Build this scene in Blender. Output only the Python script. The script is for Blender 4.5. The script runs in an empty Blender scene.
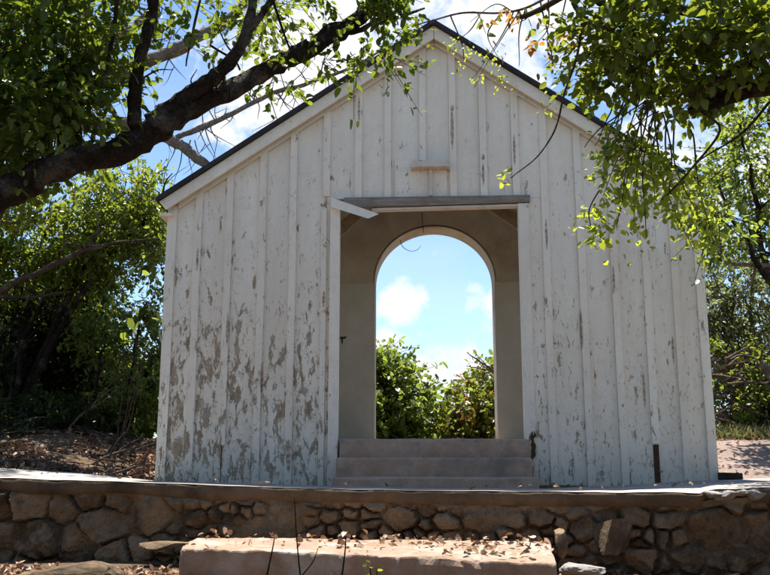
import bpy, math, random
import numpy as np
from mathutils import Vector, Matrix, noise as mnoise

random.seed(7); rng = np.random.default_rng(11)
SC = bpy.context.scene; COL = SC.collection
E = 1.0                                  # eye height (world z)
TH = math.radians(11.41); FPX = 904.0    # camera pitch, focal length in photo pixels
cT, sT = math.cos(TH), math.sin(TH)

# ------------------------------------------------------------------ projection helpers
def ray(px, py):
    u = (px-385.0)/FPX; v = (287.5-py)/FPX
    return Vector((u, cT - v*sT, sT + v*cT))
def P(px, py, d):                        # world point at ground distance d (world y)
    r = ray(px, py); return Vector((r.x*d/r.y, d, E + r.z*d/r.y))
Y0 = 8.38; KF = -0.03; AF = math.atan(KF)
X0 = 0.45
ORG = Vector((X0, Y0 + KF*X0, 0.90))     # base of the chapel front
S_AX = Vector((math.cos(AF), math.sin(AF), 0)); N_AX = Vector((-math.sin(AF), math.cos(AF), 0))
def FD(px, py, dep=0.0):                 # chapel local (s, depth, z) where the sight line meets depth plane
    r = ray(px, py); o = Vector((0, 0, E))
    t = ((ORG - o).dot(N_AX) + dep)/r.dot(N_AX)
    p = o + r*t - ORG
    return Vector((p.dot(S_AX), dep, p.z))

# ------------------------------------------------------------------ objects
def empty(name, loc, rz=0.0):
    o = bpy.data.objects.new(name, None); o.empty_display_size = .2
    o.location = loc; o.rotation_euler = (0, 0, rz); COL.objects.link(o); return o
def tag(o, label=None, cat=None, group=None, kind=None):
    if label: o['label'] = label
    if cat: o['category'] = cat
    if group: o['group'] = group
    if kind: o['kind'] = kind
    return o
def link(name, verts, faces, mat, parent=None, smooth=False, loc=None):
    me = bpy.data.meshes.new(name)
    if parent is not None and loc is None and parent.get('_w'):
        L = Vector(parent['_w']); verts = [Vector(v)-L for v in verts]
    me.from_pydata([tuple(v) for v in verts], [], [tuple(f) for f in faces]); me.update()
    if mat: me.materials.append(mat)
    if smooth: me.polygons.foreach_set('use_smooth', [True]*len(me.polygons))
    o = bpy.data.objects.new(name, me); COL.objects.link(o)
    if parent: o.parent = parent
    if loc is not None: o.location = loc
    return o
def wempty(name, loc):                   # an Empty whose parts are given in world coordinates
    o = empty(name, loc); o['_w'] = list(loc); return o

class MB:
    def __init__(s): s.v = []; s.f = []
    def add(s, vs, fs):
        b = len(s.v); s.v += [Vector(x) for x in vs]; s.f += [tuple(i+b for i in f) for f in fs]
    def box(s, a, b):
        x0, y0, z0 = a; x1, y1, z1 = b
        s.add([(x0,y0,z0),(x1,y0,z0),(x1,y1,z0),(x0,y1,z0),(x0,y0,z1),(x1,y0,z1),(x1,y1,z1),(x0,y1,z1)],
              [(0,3,2,1),(4,5,6,7),(0,1,5,4),(1,2,6,5),(2,3,7,6),(3,0,4,7)])
    def prism(s, poly, d0, d1):          # poly of (x,z) counter-clockwise seen from -y, extruded y d0..d1
        n = len(poly)
        s.add([(x, d0, z) for x, z in poly] + [(x, d1, z) for x, z in poly],
              [tuple(range(n)), tuple(range(2*n-1, n-1, -1))] + [(j, i, i+n, j+n) for i, j in ((k, (k+1) % n) for k in range(n))])
    def hexa(s, b, t):                   # bottom 4 and top 4 points
        s.add(list(b)+list(t), [(3,2,1,0),(4,5,6,7),(0,1,5,4),(1,2,6,5),(2,3,7,6),(3,0,4,7)])
    def tube(s, pts, rad, n=8, rough=0.0, cap=True):
        pts = [Vector(p) for p in pts]; m = len(pts); rings = []
        up = Vector((0.13, 0.31, 0.94)); b0 = len(s.v)
        for i, p in enumerate(pts):
            t = (pts[min(i+1, m-1)] - pts[max(i-1, 0)]).normalized()
            a = t.cross(up)
            if a.length < 1e-3: a = t.cross(Vector((1, 0, 0)))
            a.normalize(); b = t.cross(a).normalized()
            for k in range(n):
                an = 2*math.pi*k/n; r = rad[i]
                q = p + (a*math.cos(an) + b*math.sin(an))*r
                if rough: q += (a*math.cos(an) + b*math.sin(an))*r*rough*mnoise.noise(q*(0.55/max(r, .012)))
                s.v.append(q)
        for i in range(m-1):
            for k in range(n):
                k2 = (k+1) % n
                s.f.append((b0+i*n+k, b0+i*n+k2, b0+(i+1)*n+k2, b0+(i+1)*n+k))
        if cap:
            s.f.append(tuple(b0+k for k in range(n-1, -1, -1))); s.f.append(tuple(b0+(m-1)*n+k for k in range(n)))
    def build(s, name, mat, parent=None, smooth=False, bevel=0.0, seg=1):
        o = link(name, s.v, s.f, mat, parent, smooth)
        if bevel:
            m = o.modifiers.new('bevel', 'BEVEL'); m.width = bevel; m.segments = seg; m.limit_method = 'ANGLE'
        return o
def curve(pts, rads, sub=6, wob=0.0, seed=0):
    """Catmull-Rom through the points, radii interpolated, with a little wander"""
    pts = [Vector(p) for p in pts]; Q = [pts[0]*2-pts[1]] + pts + [pts[-1]*2-pts[-2]]
    out = []; rr = []
    for i in range(1, len(Q)-2):
        for k in range(sub):
            t = k/sub; a, b, c, d = Q[i-1], Q[i], Q[i+1], Q[i+2]
            out.append(0.5*((2*b) + (c-a)*t + (2*a-5*b+4*c-d)*t*t + (3*b-a-3*c+d)*t**3))
            rr.append(rads[i-1]*(1-t) + rads[i]*t)
    out.append(pts[-1]); rr.append(rads[-1])
    if wob:
        for i in range(1, len(out)-1):
            q = out[i]*3.1 + Vector((seed*7.3, seed*1.7, 0))
            out[i] += Vector((mnoise.noise(q), mnoise.noise(q+Vector((9, 0, 0))), mnoise.noise(q+Vector((0, 9, 0)))))*wob
    return out, rr

# ------------------------------------------------------------------ materials
class N:
    def __init__(s, name):
        s.m = bpy.data.materials.new(name); s.m.use_nodes = True; s.t = s.m.node_tree
        s.t.nodes.clear(); s.out = s.t.nodes.new('ShaderNodeOutputMaterial')
        s.tc = s.t.nodes.new('ShaderNodeTexCoord')
    def n(s, typ, **kw):
        o = s.t.nodes.new(typ)
        for k, v in kw.items():
            if k.startswith('i_'):
                kk = k[2:]; kk = int(kk) if kk.isdigit() else kk
                if hasattr(v, 'links') or isinstance(v, bpy.types.NodeSocket): s.t.links.new(v, o.inputs[kk])
                else: o.inputs[kk].default_value = v
            else: setattr(o, k, v)
        return o
    def l(s, a, b): s.t.links.new(a, b)
    def mapv(s, scale, coord='Object', loc=(0,0,0)):
        o = s.n('ShaderNodeMapping'); o.inputs['Scale'].default_value = scale; o.inputs['Location'].default_value = loc
        s.l(s.tc.outputs[coord], o.inputs[0]); return o.outputs[0]
    def noise(s, vec, scale, detail=6, rough=.6, dist=0.0):
        o = s.n('ShaderNodeTexNoise'); s.l(vec, o.inputs['Vector'])
        o.inputs['Scale'].default_value = scale; o.inputs['Detail'].default_value = detail
        o.inputs['Roughness'].default_value = rough; o.inputs['Distortion'].default_value = dist
        return o.outputs['Fac']
    def ramp(s, fac, stops):
        o = s.n('ShaderNodeValToRGB'); s.l(fac, o.inputs[0]); e = o.color_ramp.elements
        while len(e) > 1: e.remove(e[-1])
        for i, (p, c) in enumerate(stops):
            q = e[0] if i == 0 else e.new(p)
            q.position = p; q.color = (c, c, c, 1) if not hasattr(c, '__len__') else (*c, 1)
        return o.outputs[0]
    def math(s, op, a, b=None, c=None, clamp=False):
        o = s.n('ShaderNodeMath', operation=op); o.use_clamp = clamp
        for i, x in enumerate((a, b, c)):
            if x is None: continue
            if isinstance(x, (int, float)): o.inputs[i].default_value = x
            else: s.l(x, o.inputs[i])
        return o.outputs[0]
    def mix(s, fac, a, b, blend='MIX'):
        o = s.n('ShaderNodeMix', data_type='RGBA', blend_type=blend)
        for sock, x in ((o.inputs[0], fac), (o.inputs[6], a), (o.inputs[7], b)):
            if isinstance(x, (int, float)): sock.default_value = x
            elif isinstance(x, tuple): sock.default_value = (*x, 1)
            else: s.l(x, sock)
        return o.outputs[2]
    def bump(s, h, strength=.5, dist=.01, prev=None):
        o = s.n('ShaderNodeBump'); o.inputs['Strength'].default_value = strength; o.inputs['Distance'].default_value = dist
        s.l(h, o.inputs['Height'])
        if prev is not None: s.l(prev, o.inputs['Normal'])
        return o.outputs[0]
    def pbr(s, col, rough=.85, normal=None, spec=.25):
        o = s.n('ShaderNodeBsdfPrincipled')
        if isinstance(col, tuple): o.inputs['Base Color'].default_value = (*col, 1)
        else: s.l(col, o.inputs['Base Color'])
        if isinstance(rough, (int, float)): o.inputs['Roughness'].default_value = rough
        else: s.l(rough, o.inputs['Roughness'])
        o.inputs['Specular IOR Level'].default_value = spec
        if normal is not None: s.l(normal, o.inputs['Normal'])
        s.l(o.outputs[0], s.out.inputs[0]); return s.m

def speckle(name, c0, c1, scale=6, detail=8, rough=.9, bump=.4, bdist=.01, c2=None, fine=60, sc3=(1,1,1)):
    n = N(name); v = n.mapv(sc3)
    a = n.noise(v, scale, detail, .65); b = n.noise(v, fine, 5, .7)
    col = n.mix(n.ramp(a, [(.32, 0.), (.68, 1.)]), c0, c1)
    if c2: col = n.mix(n.ramp(n.noise(v, scale*.45, 5, .6), [(.5, 0.), (.66, 1.)]), col, c2)
    col = n.mix(.35, col, n.ramp(b, [(.25, .25), (.75, .95)]), 'MULTIPLY')
    h = n.math('ADD', a, n.math('MULTIPLY', b, .35))
    return n.pbr(col, rough, n.bump(h, bump, bdist))

# rust / stain spots on the front boards, (s, z, rs, rz)
def spot_mask(n, sx, sz, spots):
    tot = None
    for (a, b, ra, rb) in spots:
        dx = n.math('DIVIDE', n.math('SUBTRACT', sx, a), ra); dz = n.math('DIVIDE', n.math('SUBTRACT', sz, b), rb)
        r = n.math('ADD', n.math('MULTIPLY', dx, dx), n.math('MULTIPLY', dz, dz))
        m = n.math('SUBTRACT', 1.0, r, clamp=True)
        tot = m if tot is None else n.math('MAXIMUM', tot, m)
    return tot

def paint_mat(name, peel=1.0, seed=0.0, warm=0.0, spots=()):
    n = N(name)
    v = n.mapv((1, 1, 1), loc=(seed, 0, seed*.37))
    sep = n.n('ShaderNodeSeparateXYZ'); n.l(n.tc.outputs['Object'], sep.inputs[0])
    sx, sz = sep.outputs[0], sep.outputs[2]
    # paint: off-white with soft vertical grime
    vs = n.mapv((1, 1, .16), loc=(seed, 0, seed))
    grime = n.noise(vs, 3.2, 7, .65); grain = n.noise(n.mapv((60, 60, 2.2), loc=(seed, 0, 0)), 1.0, 6, .7)
    col = n.mix(n.ramp(grime, [(.3, 0.), (.7, 1.)]), (.73, .635, .51), (.88, .80, .67))
    blot = n.noise(v, 9, 6, .7)
    col = n.mix(n.math('MULTIPLY', n.ramp(blot, [(.5, 0.), (.75, 1.)]), .35), col, (.52, .48, .41))
    fine = n.noise(v, 70, 4, .7)
    col = n.mix(.25, col, n.ramp(fine, [(.3, .6), (.6, 1.)]), 'MULTIPLY')
    # peel field: tall narrow patches, more of them low down and towards the left
    pv = n.mapv((1, 1, .36), loc=(seed*2.3, 0, seed))
    big = n.noise(pv, 15.0, 9, .64, .4)
    patchy = n.noise(n.mapv((1, 1, .55), loc=(3.1+seed, 0, 1.7)), 1.15, 3, .5)
    low = n.n('ShaderNodeMapRange'); n.l(sz, low.inputs[0])
    for i, x in enumerate((4.3, 0.1, 0.0, 1.0)): low.inputs[i+1].default_value = x
    left = n.n('ShaderNodeMapRange'); n.l(sx, left.inputs[0])
    for i, x in enumerate((1.2, -1.9, 0.0, 1.0)): left.inputs[i+1].default_value = x
    thr = n.math('MULTIPLY_ADD', low.outputs[0], -.115*peel, .712)
    thr = n.math('SUBTRACT', thr, n.math('MULTIPLY', left.outputs[0], n.math('MULTIPLY', low.outputs[0], .075*peel)))
    thr = n.math('SUBTRACT', thr, n.math('MULTIPLY', n.math('SUBTRACT', patchy, .5), .20*peel))
    # flakes: the patches break along a crackle
    cr = n.n('ShaderNodeTexVoronoi', feature='DISTANCE_TO_EDGE'); cr.inputs['Scale'].default_value = 1.0
    wv = n.n('ShaderNodeVectorMath', operation='ADD')
    nn = n.n('ShaderNodeTexNoise'); nn.inputs['Scale'].default_value = 9; n.l(v, nn.inputs['Vector'])
    sc = n.n('ShaderNodeVectorMath', operation='SCALE'); n.l(nn.outputs['Color'], sc.inputs[0]); sc.inputs['Scale'].default_value = 1.6
    n.l(n.mapv((30, 30, 12), loc=(seed, 0, 0)), wv.inputs[0]); n.l(sc.outputs[0], wv.inputs[1]); n.l(wv.outputs[0], cr.inputs['Vector'])
    edge = n.ramp(cr.outputs['Distance'], [(.0, 1.), (.09, 0.)])
    d = n.math('SUBTRACT', big, thr)
    peelm = n.ramp(n.math('MULTIPLY_ADD', d, 14.0, .5), [(.45, 0.), (.55, 1.)])
    near = n.ramp(n.math('MULTIPLY_ADD', d, 5.0, .5), [(.06, 0.), (.42, 1.)])          # cracked, lifting paint round the bare patches
    crack = n.math('MULTIPLY', edge, near)
    # small chips
    chip = n.noise(n.mapv((1, 1, .33), loc=(seed+5, 0, 2)), 30, 4, .6)
    cthr = n.math('MULTIPLY_ADD', low.outputs[0], -.10*peel, .722)
    chipm = n.ramp(n.math('MULTIPLY_ADD', n.math('SUBTRACT', chip, cthr), 20., .5), [(.4, 0.), (.6, 1.)])
    bare = n.math('MAXIMUM', peelm, n.math('MULTIPLY', chipm, .9))
    wood = n.mix(n.ramp(grain, [(.3, 0.), (.7, 1.)]), (.18, .118, .07), (.40, .30, .195))
    wood = n.mix(n.ramp(blot, [(.42, 0.), (.62, 1.)]), wood, (.42, .345, .245))
    col = n.mix(n.math('MULTIPLY', crack, .75), col, (.19, .13, .085))
    col = n.mix(bare, col, wood)
    # damp staining just above the paving
    damp = n.n('ShaderNodeMapRange'); n.l(n.math('ADD', sz, n.math('MULTIPLY', grime, -.35)), damp.inputs[0])
    for i, x in enumerate((.18, -.2, 0.0, .32)): damp.inputs[i+1].default_value = x
    col = n.mix(damp.outputs[0], col, (.24, .22, .16))
    if spots:
        sm = spot_mask(n, sx, sz, spots); sm = n.math('MULTIPLY', n.ramp(sm, [(0., 0.), (.5, 1.)]), n.ramp(n.noise(v, 30, 4, .6), [(.35, .35), (.6, 1.)]))
        col = n.mix(n.math('MULTIPLY', sm, .85), col, (.17, .075, .03))
    h = n.math('SUBTRACT', n.math('MULTIPLY', n.math('SUBTRACT', 1.0, bare), .8), n.math('MULTIPLY', crack, .5))
    b1 = n.bump(h, .8, .004); b2 = n.bump(grain, .25, .003, b1)
    return n.pbr(col, .62, b2, .3)

def leaf_mat(name, dark, light, trans, rare=None, gloss=.35, tr=.5):
    n = N(name)
    at = n.n('ShaderNodeAttribute', attribute_name='tint'); f = at.outputs['Fac']
    v = n.mapv((1, 1, 1)); a = n.noise(v, 2.2, 3, .5)
    col = n.mix(f, dark, light)
    col = n.mix(n.math('MULTIPLY', n.ramp(a, [(.4, 0.), (.65, 1.)]), .5), col, light)
    tcol = n.mix(f, tuple(x*.6 for x in trans), trans)
    if rare:
        r = n.ramp(f, [(rare[0], 0.), (rare[0]+.02, 1.)]); col = n.mix(r, col, rare[1]); tcol = n.mix(r, tcol, rare[2])
    pb = n.n('ShaderNodeBsdfPrincipled'); n.l(col, pb.inputs['Base Color'])
    pb.inputs['Roughness'].default_value = gloss; pb.inputs['Specular IOR Level'].default_value = .35
    t = n.n('ShaderNodeBsdfTranslucent'); n.l(tcol, t.inputs[0])
    ms = n.n('ShaderNodeMixShader'); ms.inputs[0].default_value = tr
    n.l(pb.outputs[0], ms.inputs[1]); n.l(t.outputs[0], ms.inputs[2]); n.l(ms.outputs[0], n.out.inputs[0])
    return n.m

def bark_mat(name, c0, c1, c2, scale=14):
    n = N(name); v = n.mapv((1, 1, 1))
    a = n.noise(v, scale, 9, .7); b = n.noise(v, scale*.35, 5, .6); c = n.noise(v, scale*4, 5, .7)
    col = n.mix(n.ramp(a, [(.35, 0.), (.65, 1.)]), c0, c1)
    col = n.mix(n.ramp(b, [(.52, 0.), (.64, 1.)]), col, c2)
    col = n.mix(.5, col, n.ramp(c, [(.3, .35), (.6, 1.)]), 'MULTIPLY')
    vo = n.n('ShaderNodeTexVoronoi', feature='DISTANCE_TO_EDGE'); vo.inputs['Scale'].default_value = scale*2.2
    wv = n.n('ShaderNodeVectorMath', operation='ADD'); nn = n.n('ShaderNodeTexNoise'); nn.inputs['Scale'].default_value = scale; n.l(v, nn.inputs['Vector'])
    sc = n.n('ShaderNodeVectorMath', operation='SCALE'); n.l(nn.outputs['Color'], sc.inputs[0]); sc.inputs['Scale'].default_value = .12
    n.l(v, wv.inputs[0]); n.l(sc.outputs[0], wv.inputs[1]); n.l(wv.outputs[0], vo.inputs['Vector'])
    fis = n.ramp(vo.outputs['Distance'], [(.0, 0.), (.3, 1.)])
    col = n.mix(n.math('MULTIPLY', n.math('SUBTRACT', 1., fis), .3), col, tuple(x*.4 for x in c0))
    hh = n.math('ADD', n.math('ADD', a, n.math('MULTIPLY', c, .5)), n.math('MULTIPLY', fis, .6))
    return n.pbr(col, .95, n.bump(hh, 1.0, .025), .1)

M = {}
M['casing'] = paint_mat('casing_paint', .35, 4.0)
M['fascia'] = paint_mat('fascia_paint', .25, 9.0)
M['roof'] = speckle('roof_felt', (.022, .022, .026), (.05, .048, .052), 9, 6, .85)
def oldwood(name, c0, c1, c2):
    n = N(name); g = n.noise(n.mapv((3, 40, 40)), 1., 7, .7); b = n.noise(n.mapv((1, 1, 1)), 6, 6, .65)
    col = n.mix(n.ramp(g, [(.3, 0.), (.7, 1.)]), c0, c1)
    col = n.mix(n.ramp(b, [(.5, 0.), (.7, 1.)]), col, c2)
    return n.pbr(col, .9, n.bump(g, .6, .006), .15)
M['lintel'] = oldwood('grey_wood', (.14, .115, .09), (.36, .31, .25), (.20, .155, .115))
M['shelf'] = oldwood('faded_plank', (.52, .43, .35), (.68, .60, .52), (.46, .37, .30))
M['rotten'] = oldwood('rotten_wood', (.03, .018, .012), (.10, .055, .03), (.05, .028, .018))
M['brace'] = oldwood('brown_wood', (.20, .15, .095), (.30, .23, .15), (.17, .125, .08))
M['plaster'] = speckle('old_plaster', (.40, .32, .225), (.52, .435, .32), 3.2, 10, .95, .7, .012, (.31, .245, .17))
M['pier'] = speckle('grey_plaster', (.41, .36, .285), (.51, .455, .37), 3.0, 8, .95, .25, .006)
M['bounce_strip'] = speckle('bounce_lit_plaster', (.58, .50, .40), (.70, .63, .53), 5, 8, .9, .4, .01, (.45, .33, .22))  # paler than the wall plaster to paint bounced sunlight on the arch reveal
M['steps'] = speckle('red_cement', (.43, .27, .185), (.57, .40, .295), 5.5, 10, .92, .8, .012, (.27, .215, .165))
M['block'] = speckle('pink_concrete', (.30, .19, .125), (.44, .32, .235), 6.0, 10, .92, 1.0, .018, (.50, .42, .34))
M['paving'] = speckle('pale_cement', (.32, .285, .25), (.50, .46, .42), 3.4, 10, .9, .9, .02, (.23, .19, .155))
M['cap'] = speckle('cap_concrete', (.10, .068, .042), (.19, .132, .085), 4.0, 9, .95, .6, .02, (.06, .042, .028))
M['mortar'] = speckle('dark_mortar', (.045, .031, .019), (.10, .070, .042), 8, 8, .95, .7, .02)
def stone_mat(name, k=1.0):
    n = N(name); v = n.mapv((1, 1, 1)); at = n.n('ShaderNodeAttribute', attribute_name='tint')
    a = n.noise(v, 9, 9, .7); b = n.noise(v, 45, 6, .7); c = n.noise(v, 3.0, 5, .6)
    col = n.mix(at.outputs['Fac'], (.10*k, .064*k, .036*k), (.36*k, .245*k, .150*k))
    col = n.mix(n.ramp(a, [(.45, 0.), (.7, 1.)]), col, (.32*k, .235*k, .15*k))
    col = n.mix(n.ramp(c, [(.5, 0.), (.68, 1.)]), col, (.065*k, .048*k, .030*k))
    jt = n.n('ShaderNodeAttribute', attribute_name='joint')
    col = n.mix(jt.outputs['Fac'], col, n.mix(a, (.12*k, .090*k, .062*k), (.28*k, .215*k, .15*k)))
    col = n.mix(.5, col, n.ramp(b, [(.3, .4), (.62, 1.)]), 'MULTIPLY')
    return n.pbr(col, .92, n.bump(n.math('ADD', a, n.math('MULTIPLY', b, .4)), .8, .02), .15)
M['stone'] = stone_mat('wall_stone', .84); M['rock'] = stone_mat('loose_rock', .95)
M['grey_rock'] = speckle('grey_rock', (.30, .27, .24), (.46, .43, .40), 5, 9, .9, .8, .03, (.24, .21, .18))
M['sand'] = speckle('pink_earth', (.27, .195, .160), (.38, .29, .24), 2.6, 9, .95, .8, .04, (.22, .16, .125))
def ground_mat():
    n = N('forest_soil'); v = n.mapv((1, 1, 1))
    a = n.noise(v, 2.5, 9, .7); b = n.noise(v, 22, 7, .7); c = n.noise(v, 70, 4, .7)
    col = n.mix(n.ramp(a, [(.35, 0.), (.65, 1.)]), (.10, .065, .04), (.20, .135, .085))
    col = n.mix(n.ramp(b, [(.45, 0.), (.65, 1.)]), col, (.26, .18, .11))
    col = n.mix(.5, col, n.ramp(c, [(.3, .35), (.65, 1.)]), 'MULTIPLY')
    return n.pbr(col, .97, n.bump(n.math('ADD', b, n.math('MULTIPLY', c, .5)), .9, .04), .1)
M['ground'] = ground_mat()
M['bark'] = bark_mat('dark_bark', (.026, .018, .013), (.068, .049, .036), (.17, .14, .115))
M['greybark'] = bark_mat('grey_bark', (.24, .19, .15), (.38, .32, .27), (.18, .13, .10), 9)
M['twig'] = bark_mat('twig_bark', (.10, .065, .045), (.20, .14, .10), (.26, .20, .16), 20)
M['drytwig'] = bark_mat('dry_twig', (.22, .16, .115), (.36, .28, .22), (.15, .10, .07), 20)
M['darktwig'] = bark_mat('black_stem', (.02, .016, .012), (.045, .034, .026), (.03, .025, .02), 20)
M['leaf_near'] = leaf_mat('leaf_dark_glossy', (.028, .050, .012), (.060, .095, .018), (.26, .34, .025), (.965, (.16, .12, .03), (.5, .38, .05)))
M['leaf_right'] = leaf_mat('leaf_broad', (.026, .048, .010), (.065, .10, .018), (.36, .42, .035), (.955, (.16, .10, .03), (.5, .33, .05)), tr=.5)
M['leaf_vine'] = leaf_mat('leaf_vine', (.055, .085, .016), (.095, .13, .025), (.60, .68, .06), tr=.55)
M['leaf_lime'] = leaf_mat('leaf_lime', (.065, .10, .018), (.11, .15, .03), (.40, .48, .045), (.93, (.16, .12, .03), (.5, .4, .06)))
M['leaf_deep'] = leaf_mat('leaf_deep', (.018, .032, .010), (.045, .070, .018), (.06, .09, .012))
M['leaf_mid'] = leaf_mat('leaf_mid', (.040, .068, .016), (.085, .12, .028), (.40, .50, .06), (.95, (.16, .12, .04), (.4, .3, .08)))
M['leaf_grey'] = leaf_mat('leaf_greyish', (.055, .072, .030), (.10, .12, .05), (.34, .38, .12), (.9, (.18, .14, .08), (.34, .26, .1)))
M['leaf_gold'] = leaf_mat('leaf_gold', (.08, .10, .02), (.13, .12, .03), (.36, .42, .05), (.80, (.26, .13, .03), (.65, .30, .05)))
M['leaf_autumn'] = leaf_mat('leaf_autumn', (.20, .09, .025), (.30, .16, .03), (.70, .34, .05), (.8, (.08, .10, .02), (.3, .35, .04)))
M['litter'] = leaf_mat('leaf_litter', (.15, .075, .042), (.40, .25, .15), (.20, .10, .05), (.9, (.52, .42, .32), (.2, .16, .1)), .7, .12)
M['drygrass'] = leaf_mat('dry_grass', (.20, .17, .07), (.36, .30, .14), (.3, .26, .1), (.75, (.10, .14, .04), (.2, .28, .06)), .7, .3)
M['iron'] = speckle('rusty_iron', (.012, .010, .009), (.035, .025, .02), 20, 5, .8)
M['wire'] = speckle('wire_black', (.02, .018, .016), (.04, .035, .03), 20, 3, .7)

# ------------------------------------------------------------------ foliage
def norm(a): return a/np.maximum(np.linalg.norm(a, axis=1, keepdims=True), 1e-9)
LEAF6 = np.array([(0, 0, 0), (.30, .30, .10), (.27, .72, .08), (0, 1, 0), (-.27, .72, .08), (-.30, .30, .10)])
def leaf_mesh(name, pos, d, size, width, mat, parent, fold=1.0, tintv=None):
    n = len(pos); d = norm(d)
    up = rng.normal(size=(n, 3))*.55 + np.array([0, 0, 1.0]); up = up - d*(up*d).sum(1, keepdims=True); up = norm(up)
    sd = np.cross(d, up)
    T = LEAF6; sz = size[:, None, None]
    V = pos[:, None, :] + sz*(T[None, :, 0, None]*width*sd[:, None, :] + T[None, :, 1, None]*d[:, None, :] + T[None, :, 2, None]*(fold*(rng.random(n)*2.2-.3))[:, None, None]*up[:, None, :])
    droop = (T[:, 1]**2)[None, :]*(rng.random(n)*.5-.08)[:, None]; V[:, :, 2] -= droop*size[:, None]
    V += rng.normal(size=V.shape)*.022*sz
    V = V.reshape(-1, 3)
    if parent is not None and parent.get('_w'): V = V - np.array(list(parent['_w']))
    base = (np.arange(n)*6)[:, None]
    F = np.concatenate([base+np.array([[0, 1, 2, 3]]), base+np.array([[0, 3, 4, 5]])], axis=1).reshape(-1)
    me = bpy.data.meshes.new(name); me.vertices.add(n*6); me.vertices.foreach_set('co', V.astype(np.float32).reshape(-1))
    me.loops.add(n*8); me.loops.foreach_set('vertex_index', F.astype(np.int32))
    me.polygons.add(n*2); me.polygons.foreach_set('loop_start', (np.arange(n*2)*4).astype(np.int32))
    me.update(calc_edges=True)
    at = me.attributes.new('tint', 'FLOAT', 'POINT')
    tv = rng.random(n) if tintv is None else tintv
    at.data.foreach_set('value', np.repeat(tv, 6).astype(np.float32))
    me.materials.append(mat)
    o = bpy.data.objects.new(name, me); COL.objects.link(o)
    if parent: o.parent = parent
    return o
def twig_mesh(name, a, b, r, mat, parent):
    """thin three-sided twigs from points a to b"""
    n = len(a); d = norm(b-a); u = np.cross(d, np.array([.2, .3, .93])); u = norm(u); w = np.cross(d, u)
    V = []
    for k in range(3):
        c, s_ = math.cos(2.094*k), math.sin(2.094*k); V.append(a+(u*c+w*s_)*r[:, None])
    for k in range(3):
        c, s_ = math.cos(2.094*k), math.sin(2.094*k); V.append(b+(u*c+w*s_)*r[:, None]*.45)
    V = np.stack(V, 1).reshape(-1, 3)
    if parent is not None and parent.get('_w'): V = V - np.array(list(parent['_w']))
    F = np.concatenate([(np.arange(n)*6)[:, None]+np.array([[k, (k+1) % 3, 3+(k+1) % 3, 3+k]]) for k in range(3)], 1).reshape(-1)
    me = bpy.data.meshes.new(name); me.vertices.add(n*6); me.vertices.foreach_set('co', V.astype(np.float32).reshape(-1))
    me.loops.add(n*12); me.loops.foreach_set('vertex_index', F.astype(np.int32))
    me.polygons.add(n*3); me.polygons.foreach_set('loop_start', (np.arange(n*3)*4).astype(np.int32))
    me.update(calc_edges=True); me.materials.append(mat)
    o = bpy.data.objects.new(name, me); COL.objects.link(o)
    if parent: o.parent = parent
    return o
def sprays(org, dirs, length, k, lsize, spread=.9, droop=.25):
    """k leaves on each twig; returns leaf positions, directions, sizes, twig ends"""
    S = len(org); dirs = norm(dirs); t = np.linspace(.15, 1.0, k)[None, :, None]
    L = length[:, None, None]
    sag = np.zeros((S, k, 3)); sag[:, :, 2] = -(t[:, :, 0]**2)*droop*length[:, None]
    pos = org[:, None, :] + dirs[:, None, :]*L*t + sag + rng.normal(size=(S, k, 3))*.06*L
    ld = dirs[:, None, :]*.6 + rng.normal(size=(S, k, 3))*spread; ld[:, :, 2] -= .25
    sz = lsize*(.6+.7*rng.random((S, k)))
    end = org + dirs*length[:, None]; end[:, 2] -= droop*length
    return pos.reshape(-1, 3), ld.reshape(-1, 3), sz.reshape(-1), end
def blob_points(blobs, dens=1.0):
    """blobs: (px, py, d, rx_px, ry_px, depth_radius_m, n). Uneven: points bunch into sub-clumps and keep to the outer half"""
    out = []; cen = []
    for (px, py, d, rx, ry, rd, n) in blobs:
        c = np.array(P(px, py, d)); sx = rx/FPX*d; sz = ry/FPX*d
        n = int(n*dens); m = max(3, n//9)
        sub = norm(rng.normal(size=(m, 3)))*(rng.random((m, 1))**.45)
        idx = rng.integers(0, m, n)
        p = sub[idx] + rng.normal(size=(n, 3))*.20
        p = p*np.array([sx, rd, sz]) + c
        out.append(p); cen.append(np.repeat(c[None], n, 0))
    return np.concatenate(out), np.concatenate(cen)
def foliage(parent, blobs, mat, lsize, length, k, width=1.0, twigr=.004, twigmat=None, outward=.8, droop=.25, name='crown', spread=.9, zmin=None):
    p, c = blob_points(blobs); S = len(p)
    dr = norm(p-c)*outward + rng.normal(size=(S, 3))*.6; dr[:, 2] += .1
    ln = length*(.5+rng.random(S))
    lp, ld, sz, end = sprays(p, dr, ln, k, lsize, spread, droop)
    keep = np.ones(len(lp), bool) if zmin is None else np.array([z > zmin(x) + rng.normal()*.02 for x, z in zip(lp[:, 0], lp[:, 2])])
    clump = np.repeat(rng.random(S)*.5, k); tint = np.clip(clump + rng.random(len(lp))*.5, 0, 1)
    leaf_mesh(name, lp[keep], ld[keep], sz[keep], width, mat, parent, tintv=tint[keep])
    if zmin is not None:
        kt = np.array([z > zmin(x)+.02 for x, z in zip(end[:, 0], end[:, 2])]); p, end, S = p[kt], end[kt], int(kt.sum())
    if twigmat: twig_mesh('twig_sprays', p, end, np.full(S, twigr), twigmat, parent)

exec_parts = []
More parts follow.
